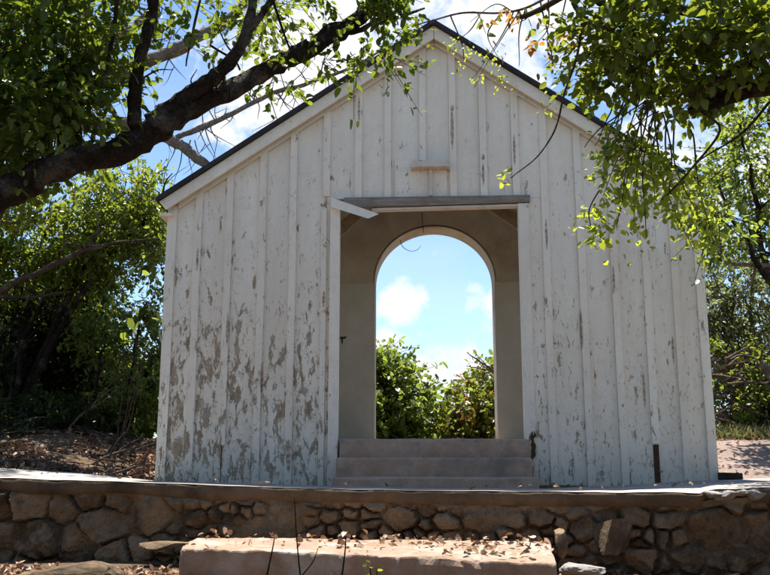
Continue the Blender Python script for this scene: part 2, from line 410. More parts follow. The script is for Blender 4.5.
# ================================================================== GROUND
WALL_Y = lambda x: 6.9 - 0.16*x           # front line of the retaining wall
def smooth(a, b, x):
    t = min(1, max(0, (x-a)/(b-a))); return t*t*(3-2*t)
def gz(x, y):
    wy = WALL_Y(max(-9, min(9, x)))
    nz = mnoise.noise(Vector((x*.7, y*.7, 0)))*.05 + mnoise.noise(Vector((x*2.3, y*2.3, 5)))*.02
    front = E-.70 + nz*.6 - .05*smooth(-2, 3, x)
    back = E-.17 + .46*smooth(8.0, 10.6, y) + nz*1.2*smooth(7.6, 8.6, y)
    if x < -2.4: back += .16*smooth(-2.4, -3.6, x)*smooth(7.6, 9.0, y)
    if x > 3.3: back += .10*smooth(8.4, 10.6, y)
    t = smooth(wy+.12, wy+.30, y)
    r = math.hypot(x, y-8)
    far = smooth(30, 120, r)
    return (front*(1-t) + back*t)*(1-far) + far*(E+.1)
def axis(lo, hi, fine_lo, fine_hi, step):
    a = list(np.arange(fine_lo, fine_hi+1e-6, step)); s = step
    x = fine_hi
    while x < hi: s *= 1.35; x += s; a.append(x)
    x = fine_lo; s = step
    while x > lo: s *= 1.35; x -= s; a.insert(0, x)
    return a
gx = axis(-400, 400, -7, 7, .14); gy = axis(-400, 400, 2.5, 13, .12)
gv = [(x, y, gz(x, y)) for y in gy for x in gx]; W = len(gx)
gf = [(j*W+i, j*W+i+1, (j+1)*W+i+1, (j+1)*W+i) for j in range(len(gy)-1) for i in range(W-1)]
tag(link('ground', gv, gf, M['ground'], smooth=True), kind='structure')

# ================================================================== TERRACE PAVING (a worn cement sheet)
EDGE = [(-260,474),(-120,476),(0,478),(80,480.5),(156,483),(260,487),(340,489),(420,490.5),(545,491.5),(620,492.5),(665,492),(700,493.5),(715,490),(740,489),(770,487),(860,487),(1000,490)]
BACK = [(-260,466),(-120,467),(0,468),(80,473),(156,480.5),(260,484),(340,486),(420,487.3),(545,488),(620,485.5),(665,482.5),(700,480.5),(715,480),(740,479),(770,478),(860,474),(1000,470)]
def interp(L, x):
    for (a, b), (c, d) in zip(L, L[1:]):
        if a <= x <= c: return b + (d-b)*(x-a)/(c-a)
    return L[-1][1]
def edge_pt(px, py):
    r = ray(px, py); d = 6.9/(1 + .16*r.x/r.y); return P(px, py, d)
tv = []; xs = list(range(-260, 1001, 6)); NR = 12
for px in xs:
    a = edge_pt(px, interp(EDGE, px)); b = FD(px, interp(BACK, px), .06)
    b = ORG + S_AX*b.x + N_AX*b.y + Vector((0, 0, b.z))
    a.z += mnoise.noise(Vector((px*.03, 0, 0)))*.006; a.y += mnoise.noise(Vector((px*.05, 3, 0)))*.03
    if 700 < px < 745: a.y += .10*abs(mnoise.noise(Vector((px*.11, 8, 0))))+.04
    for k in range(NR+1):
        t = k/NR; q = a.lerp(b, t); 
        if 0 < k < NR: q.z += mnoise.noise(q*1.7)*.006
        tv.append(q)
tf = [(i*(NR+1)+k, (i+1)*(NR+1)+k, (i+1)*(NR+1)+k+1, i*(NR+1)+k+1) for i in range(len(xs)-1) for k in range(NR)]
tag(link('terrace_paving', tv, tf, M['paving'], smooth=True), kind='structure')

# ================================================================== RETAINING WALL
def clip_poly(poly, nx, ny, c):
    out = []
    for i in range(len(poly)):
        a, b = poly[i-1], poly[i]; da = a[0]*nx+a[1]*ny-c; db = b[0]*nx+b[1]*ny-c
        if (da < 0) != (db < 0):
            t = da/(da-db); out.append((a[0]+(b[0]-a[0])*t, a[1]+(b[1]-a[1])*t))
        if db < 0: out.append(b)
    return out
def wall_frame(u, z, out):               # u = x, out = towards the viewer
    y = WALL_Y(u); n = Vector((-.16, -1, 0)).normalized()
    return Vector((u, y, z)) + n*out
rw = wempty('retaining_wall', (0, 6.9, E-.75))
tag(rw, 'low rubble stone retaining wall with a concrete cap holding up the terrace', 'wall')
mb = MB()                                # cap: front band under the paving edge
capv = []; capf = []
for i, px in enumerate(xs):
    a = tv[i*(NR+1)].copy(); a.z -= .004
    h = .095 + .03*mnoise.noise(Vector((px*.012, 1, 0)))
    for k, (dy, dz) in enumerate(((.0, -.002), (-.012, -.018), (-.006, -h*.55), (.0, -h), (.16, -h-.01))):
        q = a + Vector((0, dy + mnoise.noise(Vector((px*.06, k*3.3, 0)))*.016, dz)); capv.append(q)
for i in range(len(xs)-1):
    for k in range(4): capf.append((i*5+k, i*5+k+1, (i+1)*5+k+1, (i+1)*5+k))
link('concrete_cap', capv, capf, M['cap'], rw, smooth=True)
# the stonework: one rough relief of uneven stones, joints filled here and open there
R0 = np.random.default_rng(5); seeds = [tuple(q) for q in ()]
def uz(px, py, d=6.7): q = P(px, py, d); q = edge_pt(px, py); return q.x, q.z
SCL = []
for (px, py, r) in ((717,530,.27),(668,520,.10),(640,560,.16),(636,517,.11),(664,537,.06),(690,560,.15),(612,536,.10),(585,530,.14),(150,515,.24),(100,525,.22),(35,540,.26),(30,505,.14),(60,510,.10),(75,540,.18),(208,545,.14),(195,520,.13),(225,530,.10),(260,522,.10),(400,518,.17),(445,522,.13),(480,522,.16),(515,520,.12),(540,518,.13),(745,560,.14)):
    u, z = uz(px, py); seeds.append((u, z)); SCL.append(r)
tries = 0
while tries < 14000:
    tries += 1
    u = R0.uniform(-6.2, 5.6); z = R0.uniform(E-.95, E-.20)
    if u < -1.7: r = R0.uniform(.09, .25)
    elif u < 1.3: r = R0.uniform(.035, .11)
    else: r = R0.uniform(.04, .17)
    if all(((u-a)/1.45)**2 + (z-b)**2 > (.55*(r+rr))**2 for (a, b), rr in zip(seeds, SCL)): seeds.append((u, z)); SCL.append(r)
SD = np.array(seeds); RD = np.array(SCL); K = len(SD)
TL = R0.uniform(-.32, .32, (K, 2)); OUT = R0.uniform(-.03, .03, K); TN = R0.random(K); FP = np.concatenate([R0.uniform(-.55, .55, (K, 4, 2)), R0.uniform(.0, .035, (K, 4, 1))], 2)
for i in range(24): OUT[i] = max(OUT[i], .0)
us = np.arange(-6.0, 5.4, .0125); NZ = 64
ex = np.array([tv[i*(NR+1)].x for i in range(len(xs))]); ez = np.array([tv[i*(NR+1)].z for i in range(len(xs))])
mv = []; at_t = []; at_j = []
for u in us:
    ztop = float(np.interp(u, ex, ez)) - .062
    for z in np.linspace(E-.95, ztop, NZ):
        q = Vector((u, z, 0)); wv = mnoise.noise_vector(q*8)*.016 + mnoise.noise_vector(q*26)*.010
        uu, zz = u+wv.x, z+wv.y
        dd = ((SD[:, 0]-uu)/1.35)**2 + (SD[:, 1]-zz)**2 - (RD*.5)**2
        i, j = np.argpartition(dd, 1)[:2]
        if dd[i] > dd[j]: i, j = j, i
        e = (dd[j]-dd[i])/(2*math.hypot((SD[i, 0]-SD[j, 0])/1.35, SD[i, 1]-SD[j, 1])+1e-6)
        jw = .012 + .020*abs(mnoise.noise(Vector((u*3.3, z*4.1, 2)))); jm = max(0., 1-e/jw); jm = jm*jm*(3-2*jm)
        fill = .55 - .38*smooth(-1.2, -2.2, u) + 1.1*mnoise.noise(Vector((u*1.9, z*3.0, 7))); fill = min(1., max(0., fill))
        face = OUT[i] + min(FP[i, m_, 0]*(uu-SD[i, 0]) + FP[i, m_, 1]*(zz-SD[i, 1]) + FP[i, m_, 2] for m_ in range(4))
        face += .014*mnoise.noise(Vector((u*8+i*3.1, z*9, i)))
        h = face*(1-jm) + jm*(-.012*fill - .10*(1-fill))
        smear = max(0., fill-.62)*2.2*max(0., 1-e/.12)           # mortar daubed over the stone edges
        h = h*(1-min(1, smear)) + min(1, smear)*(.004)
        h += .016*mnoise.noise(Vector((u*20, z*22, 1))) + .009*mnoise.noise(Vector((u*55, z*55, 2)))
        top = smooth(ztop-.075, ztop-.03, z); h = h*(1-top) + top*(-.012)
        mv.append(wall_frame(u, z, h)); at_t.append(TN[i]); at_j.append(min(1., jm*.75+smear))
nzs_ = NZ
mf = [(i*nzs_+k, (i+1)*nzs_+k, (i+1)*nzs_+k+1, i*nzs_+k+1) for i in range(len(us)-1) for k in range(nzs_-1)]
so = link('stonework', mv, mf, M['stone'], rw, smooth=False)
so.data.attributes.new('tint', 'FLOAT', 'POINT').data.foreach_set('value', at_t)
so.data.attributes.new('joint', 'FLOAT', 'POINT').data.foreach_set('value', at_j)

# ---- loose rocks
def rock(name, c, r, mat, label, cat='rock', seed=1, sub=4, group=None, cut=.6, boxy=0, rot=(0,0,0)):
    import bmesh
    bm = bmesh.new(); bmesh.ops.create_icosphere(bm, subdivisions=sub, radius=1.0)
    R = random.Random(seed); planes = []
    if boxy:
        for ax in ((1,.1,.15),(-1,.15,.1),(0,-1,.12),(.1,.1,1),(-.2,0,-1),(.7,-.5,-.6),(-.8,-.3,.5)):
            planes.append((Vector(ax).normalized(), R.uniform(.42,.58)))
    for _ in range(2 if boxy else 9):
        n = Vector((R.gauss(0, 1), R.gauss(0, 1), R.gauss(0, 1))).normalized(); planes.append((n, R.uniform(cut, .92)))
    for v in bm.verts:
        p = v.co.copy()
        for n, d in planes:
            k = p.dot(n)
            if k > d: p -= n*(k-d)
        p *= 1 + .10*mnoise.noise(p*2.3+Vector((seed, 0, 0))) + .05*mnoise.noise(p*7+Vector((0, seed, 0)))
        v.co = Vector((p.x*r[0], p.y*r[1], p.z*r[2]))
    bm.transform(Matrix.Rotation(rot[1], 4, 'Y')@Matrix.Rotation(rot[2], 4, 'Z'))
    me = bpy.data.meshes.new(name); bm.to_mesh(me); bm.free(); me.materials.append(mat)
    a = me.attributes.new('tint', 'FLOAT', 'POINT'); a.data.foreach_set('value', [R.random()]*len(me.vertices))
    o = bpy.data.objects.new(name, me); o.location = c; COL.objects.link(o)
    return tag(o, label, cat, group)
rock('rock', P(613,537,6.60), (.24,.20,.22), M['rock'], 'squared stone with a bright crusted top leaning on the wall right of the concrete step', seed=3, cut=.8, boxy=1, rot=(0,-.22,.15))
rock('rock', P(561,541,6.52), (.055,.06,.12), M['rock'], 'narrow upright pointed stone between the concrete step and the squared stone', seed=5, cut=.5)
rock('rock', P(583,571,5.75), (.135,.13,.06), M['grey_rock'], 'pale sunlit flat rock lying at the right end of the concrete step', seed=8, cut=.5)
rock('rock', P(62,581,5.6), (.36,.24,.13), M['rock'], 'broad rounded boulder in the leaf litter at the lower left corner', 'boulder', seed=21, cut=.5)
rock('rock', P(166,545,6.95), (.20,.12,.05), M['rock'], 'flat stone sticking out of the wall just left of the concrete step', seed=26, cut=.4)

for k, (px, py, r) in enumerate(((712,492,.06),(726,494,.075),(741,491,.055),(755,493,.07))):
    q = edge_pt(px, py); rock('rubble', q+Vector((0, .0, -.015)), (r*1.3, r, r*.55), M['grey_rock'], 'pale broken lump of cement crumbling from the right end of the wall cap', 'rubble', seed=40+k, sub=3, group='broken cement lumps', cut=.45)
# ================================================================== CONCRETE STEP in front
def loft_block(name, mat, tl, bottom_z, parent=None, noise=.012, nx=110, ny=30, nz=10, root=None):
    """a worn block: tl = four top corners (front-left, front-right, back-right, back-left)"""
    fl, fr, br, bl = tl; vs = []; fs = []
    def top(i, j): 
        a = fl.lerp(fr, i/nx); b = bl.lerp(br, i/nx); return a.lerp(b, j/ny)
    def jit(q, k=1.0): return q + mnoise.noise_vector(q*4)*noise*k + mnoise.noise_vector(q*15)*noise*.6*k + mnoise.noise_vector(q*38)*noise*.35*k
    idx = {}
    def add(key, q):
        if key[0] == 't' and key[2] == 0: q = q - Vector((0, 0, chip(q)*noise*55)) + Vector((0, chip(q)*noise*40, 0))
        if key[0] == 't' and key[2] == 1: q = q - Vector((0, 0, chip(q)*noise*12))
        if key not in idx: idx[key] = len(vs); vs.append(jit(q))
        return idx[key]
    def T(i, j): return add(('t', i, j), top(i, j))
    chip = lambda q: max(0., mnoise.noise(q*6)-.05)*.10 + max(0., mnoise.noise(q*21)-.15)*.05
    def Sd(side, i, k):
        if k == 0: return T(*side(i))
        q = top(*side(i)).copy(); q.z = q.z + (bottom_z-q.z)*k/nz; return add(('s', side(i), k), q)
    for i in range(nx):
        for j in range(ny): fs.append((T(i,j), T(i+1,j), T(i+1,j+1), T(i,j+1)))
    sides = [(lambda i: (i, 0), nx), (lambda i: (nx, i), ny), (lambda i: (nx-i, ny), nx), (lambda i: (0, ny-i), ny)]
    for sd, n in sides:
        for i in range(n):
            for k in range(nz): fs.append((Sd(sd,i,k+1), Sd(sd,i+1,k+1), Sd(sd,i+1,k), Sd(sd,i,k)))
    return link(name, vs, fs, mat, parent)
blk = loft_block('concrete_step', M['block'], (P(180,547.5,6.05), P(556,563,5.55), P(550,541.5,6.55), P(196,537.5,6.98)), E-1.0, noise=.012)
tag(blk, 'long low worn pink concrete step strewn with dry leaves in front of the wall', 'step')
bv = blk.modifiers.new('bevel', 'BEVEL'); bv.width = .012; bv.segments = 2; bv.limit_method = 'ANGLE'; bv.angle_limit = math.radians(50)

# ================================================================== CHAPEL
ch = empty('chapel', ORG, AF)
tag(ch, 'small derelict white board chapel with peeling paint, steep gable and open doorway', 'chapel')
def L2(px, py, dep=0.): q = FD(px, py, dep); return q.x, q.z
sL = FD(156, 470)[0]; sR = FD(717.5, 470)[0]
# roof line on the front plane (underside of the bargeboard)
apx = L2(434, 36.5, -.10); elx = L2(165, 208.5, -.10); erx = L2(699, 196, -.10)
def roof_z(s):
    if s <= apx[0]: return elx[1] + (apx[1]-elx[1])*(s-elx[0])/(apx[0]-elx[0])
    return apx[1] + (erx[1]-apx[1])*(s-apx[0])/(erx[0]-apx[0])
dl = L2(337, 400)[0]; dr = L2(526.5, 400)[0]; dz = L2(430, 203)[1]      # door opening
ZB = -.16
spots = []
def sp(px, py, rx, ry): s, z = L2(px, py); spots.append((s, z, rx/110, ry/110))
for a in ((452,109,2.5,4),(452,130,2.0,26),(289,446,3.5,7),(289,460,2.5,14),(255,400,3,7),(483,158,2,4),(483,175,1.6,14),(262,204,2,4),(388,95,2,4),(359,110,1.6,16),(514,150,1.6,20),(546,235,1.6,18),(581,330,1.5,22),(613,280,1.5,16),(228,330,1.6,20),(262,380,1.6,18),(324,300,1.8,10),(198,260,1.5,14),(644,390,1.6,20),(673,350,1.5,16),(334,221,1.5,4)): sp(*a)
M['board'] = paint_mat('board_paint', 1.0, 0.0, spots=spots)
M['batten'] = paint_mat('batten_paint', .62, 2.6, spots=spots)
# vertical boards, built one after the other into one wall mesh
bats = [(198,250),(228.5,250),(262,250),(292.5,250),(546,250),(581,250),(613.5,250),(644.5,250),(673,250)]
tops = [(359,130),(388,130),(452.5,130),(482.5,130),(514.5,130)]
patch_bat = (422.5, 130)
bs = [L2(*b)[0] for b in bats]; ts = [L2(*b)[0] for b in tops]; ps = L2(*patch_bat)[0]
jl = L2(327.5,130)[0]
joints = sorted([sL] + bs + [jl] + ts + [ps] + [sR])
w = MB(); gap = .003
cas_l = dl - .125
def board(s0, s1, z0, z1=None):
    s0 += gap; s1 -= gap; wob = random.uniform(-.004, .004)
    zt0, zt1 = roof_z(s0)+.03, roof_z(s1)+.03
    poly = [(s0, z0), (s1, z0), (s1, zt1)]
    if z1 is not None: poly = [(s0, z0), (s1, z0), (s1, z1), (s0, z1)]
    elif s0 < apx[0] < s1: poly.append((apx[0], apx[1]+.03))
    if z1 is None: poly.append((s0, zt0))
    w.prism(poly, wob, wob+.028)
for a, b in zip(joints, joints[1:]):
    mid = (a+b)/2
    if b-a < .02: continue
    if b > dl+.03 and a < dr-.03 or a < dl < b:
        board(a, b, dz+.05 + random.uniform(-.006, .006))
        if a < dl: board(a, dl, ZB, dz+.046)
        if b > dr: board(dr, b, ZB, dz+.046)
    else: board(a, b, ZB + random.uniform(0, .02))
w.build('front_wall', M['board'], ch, bevel=.003)
def batten(s, z0, z1=None, wd=.066, th=.022, mat='batten', name='batten', dep=0.0):
    m = MB(); zt = (roof_z(s)+.01) if z1 is None else z1; nseg = max(2, int((zt-z0)/.25)); sd = random.random()*50
    for k in range(nseg):                # slightly bowed old lath
        za = z0+(zt-z0)*k/nseg; zb = z0+(zt-z0)*(k+1)/nseg
        oa = mnoise.noise(Vector((sd, za*.8, 0)))*.006; ob = mnoise.noise(Vector((sd, zb*.8, 0)))*.006
        f0, f1 = dep-.005-th, dep-.0045
        vs = [(s+oa-wd/2, f0, za), (s+oa+wd/2, f0, za), (s+oa+wd/2, f1, za), (s+oa-wd/2, f1, za)]
        vt = [(s+ob-wd/2, f0, zb), (s+ob+wd/2, f0, zb), (s+ob+wd/2, f1, zb), (s+ob-wd/2, f1, zb)]
        if k == 0: m.add(vs, [(3,2,1,0)])
        b = len(m.v); m.add(vs+vt, [(0,1,5,4),(1,2,6,5),(2,3,7,6),(3,0,4,7)])
        if k == nseg-1: m.add(vt, [(0,1,2,3)])
    return m.build(name, M[mat], ch)
for k, s in enumerate(bs):
    z0 = ZB
    if k == 1: z0 = L2(220, 445)[1]      # broken off short
    if k == 7: z0 = L2(655, 444)[1]
    batten(s, z0)
s653 = bs[7]
m = MB(); m.box((s653-.028, -.010, ZB), (s653+.022, -.0045, L2(655,445)[1])); m.build('bare_strip', M['rotten'], ch)
for s in ts: batten(s, dz+.055)
batten(ps, L2(422, 161)[1])
batten(jl, dz+.07)
batten(L2(324,250)[0], ZB, L2(330,207)[1]-.02, wd=.05)
batten(sL+.045, ZB, None, wd=.09, name='corner_board')
batten(sR-.04, ZB, None, wd=.08, name='corner_board')
# patch panel below the little shelf
a = L2(391, 160); b = L2(451, 196)
m = MB(); m.box((a[0]+.035, -.0095, dz+.056), (b[0]-.035, -.0045, a[1])); m.build('patch_panel', M['board'], ch, bevel=.002)
m = MB(); a = L2(411, 160.5, -.1); b = L2(450, 167.5, -.1)     # shelf with bracket
pts = []
for k in range(13):
    t = k/12; pts.append((a[0]+(b[0]-a[0])*t, b[1] + (a[1]-b[1])*(.35*abs(math.sin(t*9))*.5) - .004*math.sin(t*14)))
topz = [a[1] + .012*math.sin(k*1.7) - (.02 if k in (0, 5) else 0) for k in range(13)]
m.prism([(p[0], p[1]) for p in pts] + [(pts[k][0], topz[k]) for k in range(12, -1, -1)], -.115, -.0135)
sh = m.build('shelf', M['shelf'], ch)
m = MB(); a = L2(429, 168, -.05); b = L2(432.5, 195.5, -.05); m.box((a[0], -.05, b[1]), (b[0], -.0135, a[1]-.003)); m.build('bracket', M['shelf'], sh)
# door casings, lintel, hanging drip board
m = MB(); t = L2(334.5, 207)[1]; m.box((L2(328.5,400)[0], -.045, ZB), (dl+.012, .055, t)); m.build('door_casing', M['casing'], ch, bevel=.004)
c0 = L2(520.5, 300)[0]; c1 = L2(531, 300)[0]; zr = L2(528, 455)[1]; zr2 = L2(530, 434)[1]
m = MB(); m.prism([(c0, zr), (c0+.018, zr-.03), (c0+.02, zr+.11), (c0+.045, zr2), (c1, zr2+.03), (c1, L2(525,204)[1]), (c0, L2(525,204)[1])], -.036, .055)
m.build('door_casing', M['casing'], ch, bevel=.004)
a0 = L2(529, 433, 0); a1 = L2(536.5, 460, 0)
rp = random.Random(3); w0, w1, h0, h1 = a0[0], a1[0], a1[1], a0[1]
poly = [(w0+.012, h0)] + [(w1-.008+rp.uniform(-.016, .012), h0+(h1-h0)*k/9) for k in range(1, 9)] + [(w1-.012, h1+.01), (w1-.03, h1-.03), (w0+.028, h1+.02), (w0+.012, h1-.025)] + [(w0+.004+rp.uniform(-.006, .014), h1-(h1-h0)*k/9) for k in range(1, 9)]
m = MB(); m.prism(poly, -.042, -.0365); m.build('rotten_patch', M['rotten'], ch)
la = L2(344, 199); lb = L2(529.5, 196.2); lc = L2(529.5, 203.2); ld = L2(344, 209)
m = MB(); m.prism([ld, lc, lb, la], -.05, .07); m.build('lintel', M['lintel'], ch, bevel=.004)
m = MB(); a = L2(372, 210.2); b = L2(521, 206.2); m.prism([(a[0], a[1]-.006), (b[0], b[1]-.006), (b[0], b[1]+.016), (a[0], a[1]+.012)], -.03, .06); m.build('lintel_strip', M['shelf'], ch)
m = MB(); p1 = FD(331, 197.5, -.07); p2 = FD(379, 214, -.13); p3 = FD(368, 218.5, -.13); p4 = FD(331, 207, -.07)
q = Vector((0, .05, .015)); m.hexa([p4, p3, p3+q, p4+q], [p1, p2, p2+q, p1+q]); db = m.build('drip_board', M['fascia'], ch, bevel=.002)
db['label'] = 'white drip board hanging loose at a slant over the doorway corner'
# bargeboards and roof
def slope_board(name, pts, d0, d1, mat):
    m = MB(); m.prism(pts, d0, d1); return m.build(name, mat, ch, bevel=.003)
D = -.12
aT = L2(433.5, 25.5, D); aB = L2(434, 38, D)
lT = L2(159, 201.5, D); lB = L2(165.5, 209.5, D); rT = L2(704, 188.5, D); rB = L2(698, 198, D)
slope_board('bargeboard', [lB, (aB[0]-.002, aB[1]), (aT[0]-.002, aT[1]), lT], D, D+.03, M['fascia'])
slope_board('bargeboard', [(aB[0]+.002, aB[1]), rB, rT, (aT[0]+.002, aT[1])], D, D+.03, M['fascia'])
# frieze strip under the bargeboard, against the wall
off = .055
slope_board('frieze', [(lB[0]+.10, roof_z(lB[0]+.10)-off), (apx[0]-.003, apx[1]-off), (apx[0]-.003, apx[1]+.02), (lB[0]+.10, roof_z(lB[0]+.10)+.02)], -.034, -.0285, M['casing'])
slope_board('frieze', [(apx[0]+.003, apx[1]-off), (rB[0]-.08, roof_z(rB[0]-.08)-off), (rB[0]-.08, roof_z(rB[0]-.08)+.02), (apx[0]+.003, apx[1]+.02)], -.034, -.0285, M['casing'])
for (c, t_) in ((lT, -1), (rT, 1)):      # eave returns
    m = MB(); m.box((min(c[0], c[0]-t_*.12), D+.033, c[1]-.13), (max(c[0], c[0]-t_*.12)-.0, 1.18, c[1]-.105)); m.build('eave_board', M['fascia'], ch)
def roof_slab(e, a, name):
    n = 1 if e[0] > a[0] else -1; t = .034; m = MB()
    pts = [(a[0]+n*.001, a[1]), e, (e[0], e[1]+t*1.1), (a[0]+n*.001, a[1]+t*1.25)]
    if n < 0: pts = pts[::-1]
    m.prism(pts, -.17, 1.20); return m.build(name, M['roof'], ch)  # ends short of the arched wall, an unseen gap added to admit daylight
roof_slab((lT[0]-.02, lT[1]-.005), (aT[0], aT[1]+.004), 'roof_slope')
roof_slab((rT[0]+.02, rT[1]-.005), (aT[0], aT[1]+.004), 'roof_slope')
# side walls, with unseen window openings added to let daylight inside
WD = 1.85
for s, n in ((sL, 1), (sR, -1)):
    m = MB(); zt = roof_z(s+n*.05)+.02; x0, x1 = min(s, s+n*.10), max(s, s+n*.10)
    m.box((x0, .03, ZB), (x1, .30, zt)); m.box((x0, WD-.25, ZB), (x1, WD-.003, zt))
    m.box((x0, .301, ZB), (x1, WD-.251, .55)); m.box((x0, .301, zt-.22), (x1, WD-.251, zt)); m.build('side_wall', M['casing'], ch)
# rear masonry wall with the arch
AD = WD - .3
ac = FD(434.5, 282, AD); ar = FD(496, 282, AD).x - ac.x; arz = FD(434.5, 226, AD).z - ac.z
zf = FD(434, 439, 0).z - .01             # floor level inside
def arch_wall(name, s0, s1, zb, rx, rz, d0, d1, mat, ztop, jamb, ragged=0):
    m = MB(); K = 40
    arc = [(ac.x + rx*math.cos(math.pi*(1-k/K)), ac.z + rz*math.sin(math.pi*(1-k/K))) for k in range(K+1)]
    def col(pa, pb, ta, tb):             # quad column between lower edge pa..pb and the top line
        m.prism([pa, pb, (pb[0], tb), (pa[0], ta)], d0, d1)
    for p, q in zip(arc, arc[1:]): col(p, q, ztop(p[0]), ztop(q[0]))
    if jamb:
        for a, b in ((s0, ac.x-rx), (ac.x+rx, s1)): m.prism([(a, zb), (b, zb), (b, ztop(b)), (a, ztop(a))], d0, d1)
    else:
        for a, b in ((s0, ac.x-rx), (ac.x+rx, s1)):
            n = 24
            for k in range(n):
                x0 = a+(b-a)*k/n; x1 = a+(b-a)*(k+1)/n
                j0 = mnoise.noise(Vector((x0*9, 1, 0)))*ragged; j1 = mnoise.noise(Vector((x1*9, 1, 0)))*ragged
                m.prism([(x0, zb+j0), (x1, zb+j1), (x1, ztop(x1)), (x0, ztop(x0))], d0, d1)
    return m.build(name, mat, ch)
zt_in = lambda s: roof_z(s) + .03
arch_wall('arched_wall', sL+.101, sR-.101, ZB, ar*.985, arz, AD, WD, M['pier'], zt_in, True)
arch_wall('plaster_facing', sL+.102, sR-.102, ac.z-.005, ar*1.0, arz*1.01, AD-.034, AD-.0005, M['plaster'], lambda s: roof_z(s)+.02, False, .035)
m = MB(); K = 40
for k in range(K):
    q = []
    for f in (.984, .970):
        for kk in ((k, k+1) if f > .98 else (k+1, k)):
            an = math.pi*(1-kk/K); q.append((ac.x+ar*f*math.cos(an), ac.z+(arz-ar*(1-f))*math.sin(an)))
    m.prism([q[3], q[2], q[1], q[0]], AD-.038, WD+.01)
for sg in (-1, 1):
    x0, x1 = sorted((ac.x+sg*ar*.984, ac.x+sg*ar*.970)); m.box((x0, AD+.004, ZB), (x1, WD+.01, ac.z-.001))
m.build('arch_bounce_strip', M['bounce_strip'], ch)  # thin strip added inside the arch, bounced light put into its pale colour
m = MB(); m.box((sL+.103, .10, ZB), (sR-.103, AD-.0355, zf)); m.build('floor', M['pier'], ch)
# braces behind the lintel corners
for pts, nm in (([(340.5,221),(352,212),(368,212),(342,235)], 'brace'), ([(488,209),(505,207.5),(524,216),(524,233)], 'brace')):
    q = [L2(x, y, .35) for x, y in pts]; m = MB()
    if nm == 'brace' and pts[0][0] < 400: q = [q[0], q[3], q[2], q[1]]
    else: q = [q[0], q[3], q[2], q[1]]
    m.prism(q, .35, .40); m.build(nm, M['brace'], ch)
# old iron hinge pin on the jamb
m = MB(); a = FD(341.5, 338, .02)
m.tube([a+Vector((-.01, 0, 0)), a+Vector((.03, -.01, 0)), a+Vector((.045, -.012, .012))], [.012, .011, .008], 6); m.tube([a+Vector((.005, -.01, .01)), a+Vector((.006, -.012, -.055))], [.012, .006], 6)
m.build('hinge', M['iron'], ch)
# nails with rusty heads are painted in the board material; dangling wires in the arch
def chw(v): return ORG + S_AX*v.x + N_AX*v.y + Vector((0, 0, v.z))
m = MB(); pts = [chw(FD(x, y, AD-.06)) for x, y in ((422,213),(422.5,222),(423.5,233))]; c, r = curve(pts, [.004]*3); m.tube(c, r, 5)
pts = [chw(FD(x, y, AD-.06)) for x, y in ((400,240),(403,247),(410,251),(417,250),(421,245.5))]; c, r = curve(pts, [.004, .004, .003, .003, .002]); m.tube(c, r, 5)
tag(m.build('wire', M['wire']), 'thin loose wire dangling from the top of the arch against the sky', 'wire')

# ---- doorsteps
ds = empty('doorsteps', ORG, AF); tag(ds, 'three worn reddish cement steps rising into the chapel doorway', 'steps')
def tread(pxl, pxr, yt, yb, d0, d1, seed):
    a = FD(pxl, yt, d0); b = FD(pxr, yt, d0); c = FD(pxr, yb, d0)
    fl = Vector((a.x, d0, a.z)); fr = Vector((b.x, d0, b.z)); br = Vector((b.x, d1, b.z+.004)); bl = Vector((a.x, d1, a.z+.004))
    o = loft_block('step', M['steps'], (fl, fr, br, bl), c.z-.06, ds, noise=.005, nx=90, ny=6, nz=8)
    bv = o.modifiers.new('bevel', 'BEVEL'); bv.width = .012; bv.segments = 2; bv.limit_method = 'ANGLE'; bv.angle_limit = math.radians(50)
tread(339.5, 528.5, 438.8, 458, -.06, .10, 1)
tread(336, 532, 457.8, 478, -.32, -.062, 2)
tread(332, 539, 477.5, 489, -.58, -.322, 3)

# ================================================================== right side: earth bank, dark board, dry grass
bank = []
for j in range(15):
    for i in range(20):
        x = 3.02 + i*.16; y = 8.25 + j*.17
        z = E - .10 + (.02 + .40*smooth(8.4, 10.2, y)) + .05*mnoise.noise(Vector((x*1.4, y*1.4, 2))) + .015*mnoise.noise(Vector((x*5, y*5, 2)))
        if j == 0 or i == 19: z -= .12
        bank.append((x, y, z))
tag(link('earth_bank', bank, [(j*20+i, j*20+i+1, (j+1)*20+i+1, (j+1)*20+i) for j in range(14) for i in range(19)], M['sand'], smooth=True), kind='structure')
m = MB(); a = P(720.5,476.5,8.2); b = P(741,472.5,8.35); m.hexa([a+Vector((0,0,-.03)), a+Vector((.20,0,-.03)), a+Vector((.21,.22,-.03)), a+Vector((.0,.22,-.03))],
    [a+Vector((0,0,.035)), a+Vector((.20,0,.03)), a+Vector((.21,.22,.03)), a+Vector((0,.22,.035))])
tag(m.build('board', M['iron'], bevel=.004), 'short dark board lying on the earth against the right corner of the chapel', 'board')

